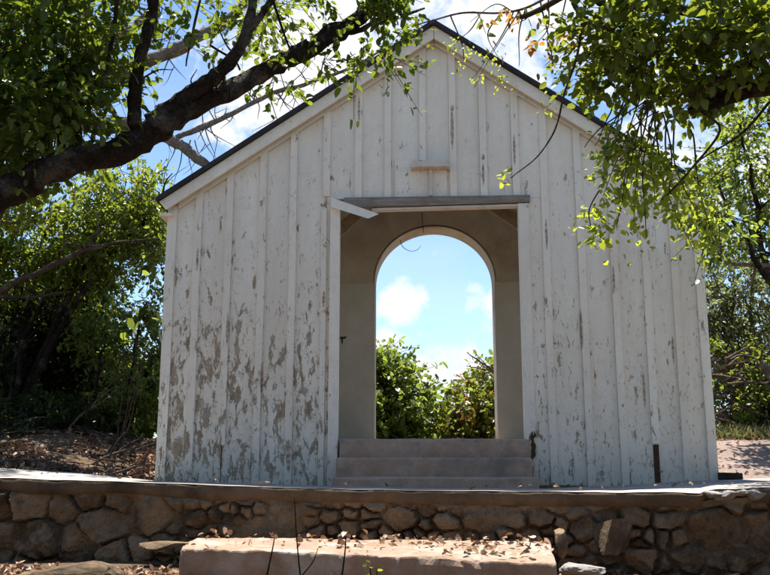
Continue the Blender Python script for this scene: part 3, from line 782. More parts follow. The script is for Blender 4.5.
# ================================================================== WORLD, SUN, CAMERA
SUN_EL, SUN_AZ = 74.0, -8.0              # elevation; azimuth from +y towards +x
w_ = bpy.data.worlds.new('World'); SC.world = w_; w_.use_nodes = True; nt = w_.node_tree; nt.nodes.clear()
wo = nt.nodes.new('ShaderNodeOutputWorld'); bg = nt.nodes.new('ShaderNodeBackground'); sky = nt.nodes.new('ShaderNodeTexSky')
sky.sky_type = 'NISHITA'; sky.sun_disc = False; sky.sun_elevation = math.radians(SUN_EL); sky.sun_rotation = math.radians(SUN_AZ)
sky.air_density = .9; sky.dust_density = .08; sky.ozone_density = 3.2
bg.inputs['Strength'].default_value = .097
tc = nt.nodes.new('ShaderNodeTexCoord')
def wn(t, **k):
    o = nt.nodes.new(t)
    for a, b in k.items(): setattr(o, a, b)
    return o
def wm(op, a, b=None, c=None, clamp=False):
    o = wn('ShaderNodeMath', operation=op); o.use_clamp = clamp
    for i, x in enumerate((a, b, c)):
        if x is None: continue
        if isinstance(x, (int, float)): o.inputs[i].default_value = x
        else: nt.links.new(x, o.inputs[i])
    return o.outputs[0]
nz1 = wn('ShaderNodeTexNoise'); nz1.inputs['Scale'].default_value = 9; nz1.inputs['Detail'].default_value = 9; nz1.inputs['Roughness'].default_value = .62
nt.links.new(tc.outputs['Generated'], nz1.inputs['Vector'])
nz2 = wn('ShaderNodeTexNoise'); nz2.inputs['Scale'].default_value = 3.1; nz2.inputs['Detail'].default_value = 8; nz2.inputs['Roughness'].default_value = .6
mp = wn('ShaderNodeMapping'); mp.inputs['Scale'].default_value = (1, 1, 2.2); nt.links.new(tc.outputs['Generated'], mp.inputs[0]); nt.links.new(mp.outputs[0], nz2.inputs['Vector'])
cloud = None
# cumulus heaps standing in the sky: direction, angular radii
for (px, py, r, k) in ((403,303,.026,.95),(428,372,.042,1.0),(460,385,.045,.9),(388,352,.022,.6),(292,82,.10,1.2),(330,50,.10,1.15),(505,12,.13,.75),(250,118,.05,.8),(760,180,.06,.6),(640,150,.10,.45),(490,300,.02,.35)):
    dvec = ray(px, py).normalized()
    vs = wn('ShaderNodeVectorMath', operation='DISTANCE'); nt.links.new(tc.outputs['Generated'], vs.inputs[0]); vs.inputs[1].default_value = dvec
    q = wm('MULTIPLY', wm('SUBTRACT', 1.0, wm('DIVIDE', vs.outputs['Value'], r), ), k)
    q = wm('MAXIMUM', q, -1.0)
    cloud = q if cloud is None else wm('MAXIMUM', cloud, q)
nzs = wn('ShaderNodeTexNoise'); nzs.inputs['Scale'].default_value = 26; nzs.inputs['Detail'].default_value = 7; nzs.inputs['Roughness'].default_value = .6
nt.links.new(tc.outputs['Generated'], nzs.inputs['Vector'])
dens = wm('ADD', cloud, wm('MULTIPLY', wm('SUBTRACT', nzs.outputs['Fac'], .5), 3.2))
dens = wm('MULTIPLY', wm('ADD', dens, .05), 1.5, clamp=True)
gen = wm('MULTIPLY', wm('SUBTRACT', nz2.outputs['Fac'], .50), 3.0, clamp=True)
mask = wm('MAXIMUM', dens, wm('MULTIPLY', gen, .30))
mx = wn('ShaderNodeMix', data_type='RGBA'); nt.links.new(mask, mx.inputs[0]); nt.links.new(sky.outputs[0], mx.inputs[6])
mx.inputs[7].default_value = (5.0, 5.05, 5.15, 1)
nt.links.new(mx.outputs[2], bg.inputs['Color']); nt.links.new(bg.outputs[0], wo.inputs[0])

sl = bpy.data.lights.new('sun', 'SUN'); sl.energy = 5.0; sl.angle = math.radians(.5); sl.color = (1, .95, .87)
so_ = bpy.data.objects.new('sun', sl); COL.objects.link(so_)
el, az = math.radians(SUN_EL), math.radians(SUN_AZ)
sdir = Vector((math.sin(az)*math.cos(el), math.cos(az)*math.cos(el), math.sin(el)))
so_.rotation_euler = (-sdir).to_track_quat('-Z', 'Y').to_euler()
cam = bpy.data.cameras.new('camera'); cam.sensor_width = 36; cam.lens = FPX/770*36; cam.clip_end = 2000; cam.clip_start = .05
co = bpy.data.objects.new('camera', cam); co.location = (0, 0, E); co.rotation_euler = (math.pi/2+TH, 0, 0); COL.objects.link(co); SC.camera = co
SC.view_settings.view_transform = 'Standard'; SC.view_settings.look = 'None'; SC.view_settings.exposure = 1.18; SC.view_settings.gamma = 1
SC.view_settings.use_curve_mapping = False
SC.cycles.max_bounces = 7; SC.cycles.transparent_max_bounces = 8
# ================================================================== TREES AND BUSHES
def limb(mb, pts, rpx, d, sub=6, wob=.02, seed=1, n=9, rough=.35, snap=None):
    """pts: (px, py[, d]) with radii in photo pixels"""
    W = []; R = []
    for i, p in enumerate(pts):
        dd = p[2] if len(p) > 2 else d
        W.append(P(p[0], p[1], dd)); R.append(rpx[i]/FPX*dd if i < len(rpx) else rpx[-1]/FPX*dd)
    if snap: W[0] = min((q for cc in snap for q in cc[:-2]), key=lambda q: (q-W[0]).length).copy()
    c, r = curve(W, R, sub, wob, seed); mb.tube(c, r, n, rough)
    return c
def gpt(x, y, dz=-.05): return Vector((x, y, gz(x, y)+dz))

# ---- the big dark limb across the upper left
t1 = wempty('shade_tree', gpt(-2.75, 4.3)); tag(t1, 'dark leaning tree whose thick limb crosses the sky at upper left', 'tree')
m = MB()
base = gpt(-2.75, 4.3)
trunk = [base, base+Vector((.05, .0, .7)), P(-120, 285, 4.3), P(-60, 236, 4.35)]
main = [P(x, y, d) for x, y, d in ((0,199,4.4),(45,176,4.45),(90,156,4.5),(130,138,4.55),(170,119,4.6),(215,97,4.7),(260,75,4.8),(300,54,4.9),(340,32,5.0),(372,6,5.05),(398,-30,5.1),(420,-80,5.1))]
R = [.28, .20, .125, .096, .078, .073, .070, .072, .066, .055, .054, .051, .052, .046, .038, .03]
c, r = curve(trunk+main, R, 7, .05, 3); m.tube(c, r, 14, .45)
m.build('trunk', M['bark'], t1, smooth=True)
m = MB()
limb(m, ((136,128),(134,95),(137,68),(146,35),(153,2),(160,-45)), (8,7,6.5,6.5,6,5), 4.55, 6, .015, 4)
limb(m, ((148,122),(180,101),(212,80),(236,55),(248,22),(256,-20),(262,-60)), (9,8.5,8,7,5.5,4.5,3), 4.6, 6, .015, 5)
limb(m, ((241,42),(258,20),(278,-8)), (4.5,4,3), 4.6, 5, .01, 6)
limb(m, ((119,-20),(116,20),(109,55),(102,90)), (2.8,2.4,2,1.3), 4.3, 5, .01, 7)
limb(m, ((66,165),(71,132),(62,108),(30,70),(-10,40)), (11,13,12,9,7), 4.75, 5, .02, 8)
limb(m, ((345,32),(362,30),(378,20),(402,16),(425,8)), (4,3,2.5,2,1), 5.0, 5, .01, 9)
limb(m, ((200,0),(192,38),(186,66)), (1.5,1.3,.8), 4.6, 4, .01, 10); limb(m, ((272,-5),(285,35),(292,55)), (1.6,1.3,.8), 4.8, 4, .01, 11)
limb(m, ((210,45),(232,58),(240,70)), (1.4,1.2,1), 4.6, 4, .01, 12)
rr = random.Random(4)
for (x, y) in ((150,112),(180,100),(200,92),(226,66),(160,128),(215,97),(238,60),(140,80),(96,158),(120,150),(250,90),(230,100),(205,110)):
    a = rr.uniform(-2.6, -.4) if rr.random() < .6 else rr.uniform(.5, 2.2); L = rr.uniform(18, 48); 
    p1 = (x+math.cos(a)*L*.5+rr.uniform(-5,5), y+math.sin(a)*L*.5); p2 = (x+math.cos(a+.3)*L, y+math.sin(a+.3)*L)
    limb(m, ((x, y), p1, p2), (1.2, .9, .4), 4.6, 4, .01, rr.random()*9, 5, 0)
m.build('branches', M['bark'], t1, smooth=True)
foliage(t1, [(20,45,4.5,75,65,.45,330),(30,115,4.6,60,50,.4,200),(70,95,4.6,30,34,.3,48),(-70,60,4.4,80,110,.6,220),(85,20,4.6,50,34,.35,70),(10,155,4.6,40,30,.3,60),
    (150,-6,4.7,50,18,.35,24),(210,-4,4.7,46,18,.35,22),(190,50,4.7,30,18,.3,8),(300,-14,4.9,46,16,.35,26),(262,6,4.8,26,20,.3,8),(118,36,4.7,20,28,.3,18),(370,14,5.1,26,20,.3,38),(398,32,5.2,18,18,.25,18),(372,44,5.0,26,10,.25,16),
    (285,78,4.9,22,8,.2,6),(312,64,4.9,24,8,.2,7),(60,-70,4.5,150,60,.7,200),(260,-80,4.8,140,50,.7,150),(-150,160,4.3,70,70,.5,100)],
    M['leaf_near'], .050, .24, 9, 1.05, .0028, M['twig'], spread=.8)

# ---- pale-barked tree further back, seen between the leaves
t2 = wempty('pale_tree', gpt(-5.6, 9.9)); tag(t2, 'pale grey barked tree with sunlit bare limbs behind the dark limb', 'tree')
m = MB(); b = gpt(-5.6, 9.9)
c, r = curve([b, b+Vector((.1, 0, 1.2)), P(-80,230,9.9), P(-10,140,9.9), P(60,98,9.9), P(110,78,9.9), P(150,60,9.9), P(190,42,9.9), P(230,18,9.9), P(262,-20,9.9)], [.22,.18,.16,.14,.105,.09,.078,.07,.055,.035], 6, .06, 2)
m.tube(c, r, 10, .35); m.build('trunk', M['greybark'], t2, smooth=True)
m = MB()
limb(m, ((-10,150),(50,124),(84,123),(128,127),(168,138),(190,152),(212,170),(250,195)), (10,9,9,8,6,5.5,5,3), 9.9, 6, .05, 3)
limb(m, ((82,70),(108,42),(140,22),(170,-15)), (6,6,5,3), 9.9, 5, .04, 4)
limb(m, ((172,140),(205,126),(240,110),(275,92),(303,84),(354,67),(390,45)), (2.8,3,2.6,2.4,2,1.6,1), 9.9, 5, .03, 5)
rr = random.Random(77)
for k in range(46):
    x, y = rr.choice(((150,62),(190,140),(205,126),(215,121),(228,116),(240,110),(255,101),(262,97),(275,92),(284,89),(300,84),(320,79),(165,56),(130,70),(110,78),(168,138),(150,130)))
    x += rr.uniform(-8, 8); a = rr.choice((-1.1, .9, 1.1, -1.9, 1.9)) + rr.uniform(-.4, .4); L = rr.uniform(14, 44)
    c_ = limb(m, ((x,y),(x+math.cos(a)*L*.5+rr.uniform(-3,3),y+math.sin(a)*L*.5),(x+math.cos(a)*L+rr.uniform(-3,3),y+math.sin(a)*L)), (.85,.6,.25), 9.9, 4, .03, L, 4, 0)
    if rr.random() < .6: limb(m, ((x+math.cos(a)*L*.5,y+math.sin(a)*L*.5),(x+math.cos(a+.6)*L*.8,y+math.sin(a+.6)*L*.8),(x+math.cos(a+.8)*L,y+math.sin(a+.8)*L)), (.5,.35,.2), 9.9, 4, .03, L, 4, 0, [c_])
m.build('limbs', M['greybark'], t2, smooth=True)
foliage(t2, [(180,0,10,70,24,.8,30),(60,40,10,80,50,.9,120),(260,10,10,60,30,.8,50),(-60,90,10,90,70,1.,140)], M['leaf_lime'], .085, .4, 9, .9, .005, M['twig'])

# ---- right-hand tree whose boughs hang into the top of the picture
t3 = wempty('overhanging_tree', gpt(3.4, 4.2)); tag(t3, 'dark broad leaved tree hanging over the right end of the roof', 'tree')
m = MB(); b = gpt(3.4, 4.2)
c, r = curve([b, b+Vector((-.05, 0, 1.1)), P(1010,150,4.2), P(900,95,4.2), P(800,80,4.2), P(755,88,4.25), P(715,104,4.3), P(690,112,4.3)], [.20,.16,.13,.10,.065,.05,.035,.02], 6, .04, 3); m.tube(c, r, 10, .4)
m.build('trunk', M['bark'], t3, smooth=True)
m = MB()
limb(m, ((900,95),(800,40),(720,15),(640,8),(590,-5)), (14,9,7,5,3), 4.2, 5, .03, 4)
limb(m, ((755,62),(725,75),(690,96)), (5,4,3), 4.2, 4, .02, 5)
limb(m, ((600,-30),(585,5),(577,55),(565,92),(556,128),(538,158),(511,178)), (2.4,2.0,1.4,1.2,1.0,.8,.5), 4.2, 6, .012, 6, 6)
limb(m, ((573,2),(583,22),(596,48)), (3,2.5,2), 4.2, 4, .01, 7); limb(m, ((600,-20),(560,-3),(540,8),(520,17)), (4,3.5,3,2.5), 4.2, 4, .01, 8)
limb(m, ((700,110),(720,130),(690,170),(662,200)), (1.5,1.5,1.3,.8), 4.4, 5, .01, 9, 6); limb(m, ((775,95),(740,135),(700,160)), (1.6,1.3,.8), 4.5, 5, .01, 10, 6)
rr = random.Random(9)
for k in range(22):                      # dry tangle above the hanging strands
    x, y = rr.uniform(605, 672), rr.uniform(92, 150); a = rr.uniform(0, 6.28); L = rr.uniform(14, 46)
    limb(m, ((x,y),(x+math.cos(a)*L*.5+rr.uniform(-4,4),y+abs(math.sin(a))*L*.5),(x+math.cos(a)*L,y+abs(math.sin(a))*L+4)), (.9,.7,.4), 4.35+rr.uniform(-.1,.1), 4, .01, k, 5, 0)
m.build('branches', M['twig'], t3, smooth=True)
foliage(t3, [(690,28,4.25,82,52,.4,160),(748,50,4.25,50,40,.4,100),(625,25,4.2,45,34,.3,60),(604,60,4.2,22,32,.25,34),(648,60,4.3,40,26,.3,46),(705,92,4.3,30,20,.3,44),(690,62,4.3,50,34,.35,50),(760,84,4.25,34,14,.25,40),
    (850,40,4.2,80,70,.5,110),(720,-70,4.2,150,55,.6,110),(560,-60,4.2,60,35,.4,26)], M['leaf_right'], .052, .22, 9, 1.1, .0028, M['twig'], spread=.75,
    zmin=lambda x: P(700, float(np.interp(385+x/4.25*FPX, (540,600,640,680,710,735,770,900), (140,84,92,106,120,104,88,100))), 4.25).z)

vn = wempty('hanging_vine', P(640,95,4.4)); tag(vn, 'sunlit green vine trailing in strands in front of the right bargeboard', 'vine')
rr = random.Random(12); org = []; dirs = []; m = MB()
for (x0, y0, x1, y1) in ((640,95,598,205),(630,100,603,180),(645,100,614,228),(650,105,630,222),(655,110,650,238),(662,112,668,215),(668,118,680,222),(640,110,640,180),(672,120,700,225),(655,120,690,250),(625,110,600,160),(660,120,655,200),(648,108,622,200),(690,130,712,235),(600,190,594,240)):
    pts = [(x0, y0), (x0*.6+x1*.4+rr.uniform(-10, 10), y0*.55+y1*.45), (x1+rr.uniform(-4, 4), y1)]
    cc = limb(m, pts, (1.0,.8,.4), 4.45+rr.uniform(-.18,.18), 9, .015, rr.random()*9, 4, 0)
    for q in cc[7:]:
        for _ in range(2):
            org.append(np.array(q)+rng.normal(size=3)*.022); dirs.append((rr.gauss(0,1), rr.gauss(0,.8), rr.uniform(-.9,.2)))
m.build('stems', M['twig'], vn)
org = np.array(org); dirs = np.array(dirs); lp, ld, sz, end = sprays(org, dirs, .05+.06*rng.random(len(org)), 3, .038, .8, .3)
leaf_mesh('leaves', lp, ld, sz, 1.15, M['leaf_vine'], vn)

tw = wempty('trailing_twigs', P(505,10,4.25)); tag(tw, 'thin bare twigs with orange and lime leaves hanging before the gable top', 'branch')
m = MB(); rr = random.Random(5); tips = []
mainc = [limb(m, ((600,-35),(540,2),(500,13),(462,13),(432,20),(412,26)), (1.8,1.4,1.2,1.1,.9,.6), 4.3, 6, .01, 1, 5, 0)]
for pts in (((512,10),(500,38),(478,72),(470,80)),((514,-5),(519,32),(519,66)),((545,-10),(548,28),(532,46)),((480,12),(470,30),(456,42)),((498,12),(488,34),(500,60)),((560,-8),(562,20),(558,44)),
            ((470,-12),(478,14),(486,34)),((520,14),(500,40),(487,62),(474,88)),((530,0),(526,18),(510,26)),((450,14),(462,44),(464,60)),((505,-15),(495,4),(470,22)),((560,30),(552,52),(545,66))):
    cc = limb(m, pts, (.9,.7,.35), 4.3+rr.uniform(-.1,.1), 5, .008, rr.random()*9, 4, 0, mainc); tips.append(cc)
m.build('twigs', M['twig'], tw)
def at_px(L, n, js, d=4.3):
    out = []
    for (x, y) in L:
        for _ in range(n): out.append(np.array(P(x+rr.gauss(0, js), y+rr.gauss(0, js), d+rr.gauss(0, .05))))
    return np.array(out)
def loose(name, L, n, js, size, width, mat, d=4.3):
    p = at_px(L, n, js, d); dd = rng.normal(size=(len(p), 3)); dd[:, 2] -= .6
    leaf_mesh(name, p, dd, size*(.6+.7*rng.random(len(p))), width, mat, tw)
loose('leaves', [(486,22),(498,44),(530,12),(537,22),(548,34),(552,52),(560,66),(522,6),(575,14),(508,8),(538,40),(566,28),(492,30),(505,14),(543,48),(571,40),(512,18),(550,8)], 4, 5, .050, .95, M['leaf_autumn'])
loose('leaves', [(548,50),(556,62),(562,74),(553,42),(570,60),(560,84),(545,72),(578,80)], 5, 6, .036, .8, M['leaf_right'])
loose('leaves', [(460,42),(470,52),(482,56),(462,66),(478,78),(500,76),(497,62),(452,48),(503,84),(548,106),(556,100)], 13, 5, .019, .9, M['leaf_vine'])
loose('leaves', [(505,176),(508,172),(503,180),(596,232),(594,240),(598,226),(592,236)], 4, 2.5, .036, 1.0, M['leaf_vine'])


# ---- unseen wood added behind the viewpoint to shade the foreground
wd_p = []
while len(wd_p) < 5200:
    a = rng.uniform(-2.75, 2.75); r = rng.uniform(6.5, 9.5); x, y = math.sin(a)*r, 3.0-math.cos(a)*r
    if y > 5.5 or abs(x) < .50*y+1.5 and y > 0: continue
    z = E-.6 + rng.random()**.8*(2.5+.6*math.sin(a*5)); wd_p.append((x, y, z))
p = np.array(wd_p); dd = rng.normal(size=(len(p), 3)); dd[:, 2] -= .4
tag(leaf_mesh('added_shade_wood', p, dd, .35+.3*rng.random(len(p)), .8, M['leaf_mid'], None), 'unseen leafy wood added behind the viewpoint to shade the foreground', 'added_shade_wood', kind='stuff')

# ---- generic tree or bush at a distance
def plant(name, label, cat, basexy, blobs, mat, lsize, length, k, stems, width=.9, bark='bark', group=None, twigr=.006, spread=.9, outward=.8):
    b = gpt(*basexy); t = wempty(name, b); tag(t, label, cat, group)
    m = MB(); rr = random.Random(int(basexy[0]*37+basexy[1]*11))
    for i, bl in enumerate(blobs[:stems]):
        q = P(bl[0], bl[1], bl[2]); off = Vector((rr.uniform(-.12, .12), rr.uniform(-.12, .12), 0)); H = q-b
        r0 = (.035+.018*min(4, H.length))*.62
        mid = b + H*.5 + Vector((rr.uniform(-.15, .15), rr.uniform(-.15, .15), .12*H.length))
        c, r = curve([b+off, mid, q, q+Vector((H.x*.15, 0, H.z*.2))], [r0, r0*.65, r0*.35, r0*.12], 6, .07, i+1); m.tube(c, r, 7, .35)
        for _ in range(5):
            j = rr.randrange(4, len(c)-1); v = Vector((rr.gauss(0, 1), rr.gauss(0, 1), rr.uniform(-.1, 1))).normalized()*rr.uniform(.25, .7)
            c2, r2 = curve([c[j], c[j]+v*.5+Vector((0, 0, .05)), c[j]+v], [r[j]*.5, r[j]*.35, r[j]*.12], 4, .04, _); m.tube(c2, r2, 5, 0)
    m.build('trunk' if cat == 'tree' else 'stems', M[bark], t, smooth=True)
    foliage(t, blobs, M[mat], lsize, length, k, width, twigr, M['twig'], outward, .25, 'crown' if cat == 'tree' else 'foliage', spread)
    return t
# right side, beyond the chapel corner
plant('tree', 'bright leafy tree rising behind the right eave of the chapel', 'tree', (5.0, 10.4),
      [(748,165,10.2,36,38,.7,110),(785,210,10.2,50,50,.8,150),(725,205,10.0,20,22,.5,40),(770,120,10.4,30,22,.6,60),(712,205,7.4,16,18,.25,34),(716,235,9.9,14,20,.3,30),(830,150,10.3,70,70,1.,200)], 'leaf_mid', .066, .32, 12, 4)
plant('bush', 'greyish thin leaved bush between the right wall corner and the picture edge', 'bush', (4.9, 12.2),
      [(735,290,12,40,38,.8,200),(770,330,12.2,46,44,.9,220),(720,345,12,28,34,.6,220),(815,290,12.3,60,70,1.,200),(752,250,12,30,16,.6,40),(712,310,12,20,40,.6,180),(735,400,12.4,40,30,.7,220),(700,400,12.8,40,36,.7,160)], 'leaf_grey', .062, .34, 9, 5, .8, 'greybark')
plant('bush', 'fresh green low shrub above the dry grass on the right bank', 'shrub', (4.6, 10.9),
      [(756,385,10.9,26,22,.4,70),(762,415,10.8,24,20,.4,70),(742,352,11,20,12,.3,34),(790,400,11,30,40,.5,80),(738,422,11,14,10,.3,24)], 'leaf_lime', .066, .24, 8, 3, 1.0)
br = wempty('dead_brush', gpt(4.35, 11.0)); tag(br, 'tangle of bare brown branches at the foot of the right hand bushes', 'brushwood')
m = MB(); rr = random.Random(31)
for k in range(70):
    x, y = rr.uniform(706, 775), rr.uniform(355, 430); a = rr.uniform(-.5, .5) + (math.pi if rr.random() < .5 else 0) + (rr.uniform(-.9, .9) if rr.random() < .4 else 0); L = rr.uniform(16, 60)
    limb(m, ((x,y),(x+math.cos(a)*L*.5,y+math.sin(a)*L*.5+rr.uniform(-6,3)),(x+math.cos(a)*L,y+math.sin(a)*L+rr.uniform(-3,8))), (1.5,1.1,.5), 10.9+rr.uniform(-.5,.5), 4, .03, k, 5, 0)
limb(m, ((700,375),(735,378),(765,384),(800,400)), (2.4,2.2,2,2), 10.7, 5, .03, 4)
m.build('branches', M['drytwig'], br)
br = wempty('bare_bough', P(820,262,10.3)); tag(br, 'grey bare bough crossing level above the bushes right of the chapel wall', 'branch')
m = MB(); hc = limb(m, ((695,258),(730,263),(775,266),(820,262)), (1.8,2.0,2.3,2.6), 10.3, 5, .02, 3); limb(m, ((760,262),(748,285),(735,300)), (1.4,1.1,.7), 10.3, 4, .03, 5, 5, 0, [hc]); limb(m, ((775,262),(768,244),(752,236)), (1.2,.9,.5), 10.3, 4, .03, 6, 5, 0, [hc])
m.build('boughs', M['greybark'], br)
m = MB(); limb(m, ((762,364),(772,376),(800,402)), (4.5,4.5,5), 10.2, 4, .02, 6, 8); tag(m.build('log', M['greybark'], None), 'pale sawn log end sticking out of the bushes at the right picture edge', 'log')
# left thicket
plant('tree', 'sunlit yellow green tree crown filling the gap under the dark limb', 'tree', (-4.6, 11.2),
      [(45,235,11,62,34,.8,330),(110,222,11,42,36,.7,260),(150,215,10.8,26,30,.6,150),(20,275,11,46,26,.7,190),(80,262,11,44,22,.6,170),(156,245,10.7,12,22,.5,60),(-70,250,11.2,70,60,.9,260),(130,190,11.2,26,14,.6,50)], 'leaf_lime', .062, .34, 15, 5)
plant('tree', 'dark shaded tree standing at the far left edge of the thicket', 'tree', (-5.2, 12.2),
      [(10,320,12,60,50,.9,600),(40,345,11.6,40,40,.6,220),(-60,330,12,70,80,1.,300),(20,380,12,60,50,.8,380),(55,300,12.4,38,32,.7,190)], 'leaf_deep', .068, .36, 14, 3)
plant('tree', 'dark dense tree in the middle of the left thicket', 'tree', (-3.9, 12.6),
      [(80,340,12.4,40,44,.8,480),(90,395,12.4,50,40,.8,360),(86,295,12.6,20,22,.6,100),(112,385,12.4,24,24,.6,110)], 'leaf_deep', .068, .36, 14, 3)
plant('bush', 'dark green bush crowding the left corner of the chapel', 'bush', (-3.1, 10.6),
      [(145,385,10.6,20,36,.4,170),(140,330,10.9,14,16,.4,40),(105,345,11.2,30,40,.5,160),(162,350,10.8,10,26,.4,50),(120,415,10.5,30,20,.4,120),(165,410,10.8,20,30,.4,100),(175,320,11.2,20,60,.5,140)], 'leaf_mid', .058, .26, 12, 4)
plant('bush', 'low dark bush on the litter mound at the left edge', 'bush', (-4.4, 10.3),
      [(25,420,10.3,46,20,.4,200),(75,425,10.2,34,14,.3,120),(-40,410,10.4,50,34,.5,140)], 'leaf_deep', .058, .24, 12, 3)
plant('bush', 'loose pale bush seen through the gap left of the chapel', 'bush', (-4.3, 16.5),
      [(130,395,16.5,30,18,.8,120),(108,370,16.5,16,16,.7,40),(150,395,16.5,24,30,.7,130),(60,380,17,60,40,1.,260),(-20,370,17,70,60,1.,300)], 'leaf_mid', .10, .42, 9, 3)
br = wempty('bare_bough', gpt(-4.9, 10.0)); tag(br, 'long grey bare bough reaching right across the left thicket', 'branch')
m = MB()
limb(m, ((-60,310),(-10,296),(25,278),(60,262),(85,250),(105,245),(130,241),(160,239)), (3.6,3.5,3.3,3,2.6,1.8,1.3,.8), 9.9, 6, .03, 2)
limb(m, ((90,250),(92,238),(98,232),(97,222)), (2,1.8,1.5,.8), 9.9, 5, .01, 3, 6); limb(m, ((65,243),(90,246),(120,244)), (1,1,.6), 9.9, 4, .01, 4, 5); limb(m, ((-20,214),(10,224),(28,218),(42,210)), (1.5,1.3,1,.6), 9.9, 4, .02, 5, 5)
limb(m, ((-30,296),(20,297),(70,292)), (2.5,2,1), 10.2, 4, .03, 6)
b = gpt(-4.9, 10.0); c, r = curve([b, b+Vector((-.1, 0, .8)), P(-60,310,9.9)], [.09, .07, .045], 6, .04, 2); m.tube(c, r, 8, .3)
m.build('boughs', M['twig'], br, smooth=True)
# big round leaves beside the left corner
sg = wempty('round_leaved_shrub', gpt(-2.75, 9.4)); tag(sg, 'slender shrub with large round leaves beside the left wall of the chapel', 'shrub')
L = [(122,282),(137,305),(128,318),(140,322),(148,300),(116,300),(146,270),(133,268),(156,279),(157,312),(158,330),(150,340),(128,340),(118,330),(143,286),(152,318)]
p = np.array([np.array(P(x, y, 9.4+.12*math.sin(x))) for x, y in L]); dd = rng.normal(size=(len(p), 3))*.5; dd[:, 1] -= .3; dd[:, 2] -= .4
leaf_mesh('leaves', p, dd, .085+.045*rng.random(len(p)), 1.35, M['leaf_mid'], sg, .3)
m = MB(); b = gpt(-2.75, 9.4)
for (x, y) in ((122,282),(140,300),(157,275),(148,330)):
    c, r = curve([b, (b+P(x, y, 9.4))/2+Vector((.05, 0, 0)), P(x, y, 9.4)], [.009, .006, .003], 6, .03, x); m.tube(c, r, 5, 0)
m.build('stems', M['twig'], sg)
# seen through the arch
plant('bush', 'deep green bush on the left of the view through the arch', 'bush', (-.05, 15.2),
      [(385,395,15,30,34,.8,330),(382,368,15,16,20,.5,130),(412,412,15.2,22,20,.7,170),(345,400,15,40,40,.8,240),(400,440,15,50,16,.6,180)], 'leaf_mid', .10, .36, 9, 4, .95)
plant('bush', 'olive green bush in the middle of the view through the arch', 'bush', (1.1, 17.5),
      [(441,413,17.5,20,13,.7,110),(425,430,17.5,40,16,.7,170),(462,430,17.5,30,16,.7,150)], 'leaf_mid', .10, .4, 9, 3, .95)
plant('bush', 'yellowing bush with orange leaves on the right of the view through the arch', 'bush', (1.6, 15.0),
      [(478,410,15,24,24,.7,260),(500,400,15,26,32,.7,200),(465,430,15,20,16,.5,120),(530,410,15,36,40,.8,200)], 'leaf_gold', .095, .34, 9, 4, .95)
ds2 = wempty('dead_sapling', gpt(2.1, 14.0)); tag(ds2, 'bare dead sapling leaning into the right side of the arch view', 'branch')
m = MB()
limb(m, ((520,440),(505,385),(496,371),(482,363),(467,352)), (2.4,1.8,1.3,.9,.5), 14, 5, .02, 1, 5); limb(m, ((494,370),(480,369),(466,366)), (.9,.7,.4), 14, 4, .02, 2, 4, 0); limb(m, ((486,365),(478,356),(474,350)), (.7,.5,.3), 14, 4, .02, 3, 4, 0); limb(m, ((496,371),(484,374),(470,378)), (.8,.6,.3), 14, 4, .02, 4, 4, 0)
limb(m, ((520,440),(525,470)), (2.4, 3), 14, 3); m.build('twigs', M['drytwig'], ds2)

# ================================================================== LITTER, STICKS, GRASS, WEEDS
def litter(name, pts, size, mat, label, lift=.012, width=1.0, cat='dry leaves'):
    p = np.array(pts); n = len(p); p[:, 2] += lift*rng.random(n)
    d = rng.normal(size=(n, 3)); d[:, 2] *= .45
    o = leaf_mesh(name, p, d, size*np.clip(np.exp(rng.normal(size=n)*.45)*.85, .25, 1.5), width, mat, None, 2.2)
    return tag(o, label, cat, kind='stuff')
pts = []
while len(pts) < 16000:
    x, y = rng.uniform(-5.6, -1.6), rng.uniform(7.8, 10.8); 
    if x > sL+X0-.05 and y > 8.2: continue
    if mnoise.noise(Vector((x*1.6, y*1.6, 0))) > -.25+rng.random()*.3: pts.append((x, y, gz(x, y)))
while len(pts) < 23000:
    x, y = rng.uniform(-4.2, 3.6), rng.uniform(4.2, 6.75)
    if y > WALL_Y(x)-.05: continue
    pts.append((x, y, gz(x, y)))
litter('leaf_litter', pts, .05, M['litter'], 'brown fallen leaves covering the soil left of the chapel and below the wall', .03)
pts = []
fl, fr, bk, bl = P(180,547.5,6.05), P(556,563,5.55), P(550,541.5,6.55), P(196,537.5,6.98)
while len(pts) < 260:
    u, v = rng.random(), rng.random(); q = fl.lerp(fr, u).lerp(bl.lerp(bk, u), v)
    dn = (.9 if u > .42 else .25)*(mnoise.noise(Vector((q.x*4, q.y*5, 0)))+.42) * (1.2 if v > .25 else .5)
    if rng.random() < dn: pts.append((q.x, q.y, q.z+.008))
litter('step_litter', pts, .045, M['litter'], 'dry leaves scattered along the top of the low concrete step', .035)
pts = []
for _ in range(70):
    px = rng.uniform(0, 770); a = edge_pt(px, interp(EDGE, px)); pts.append((a.x, a.y+rng.uniform(.05, 1.2), a.z+.03))
litter('terrace_litter', pts, .04, M['litter'], 'a few dry leaves blown onto the pale terrace paving', .01)
pts = []
while len(pts) < 260:
    x, y = rng.uniform(3.1, 5.2), rng.uniform(8.3, 10.2); pts.append((x, y, max(gz(x, y), E-.10+.02+.40*smooth(8.4, 10.2, y)+.05*mnoise.noise(Vector((x*1.4, y*1.4, 2))))+.02))
litter('bank_litter', pts, .032, M['litter'], 'small dry leaves and crumbs on the earth bank right of the chapel', .01)
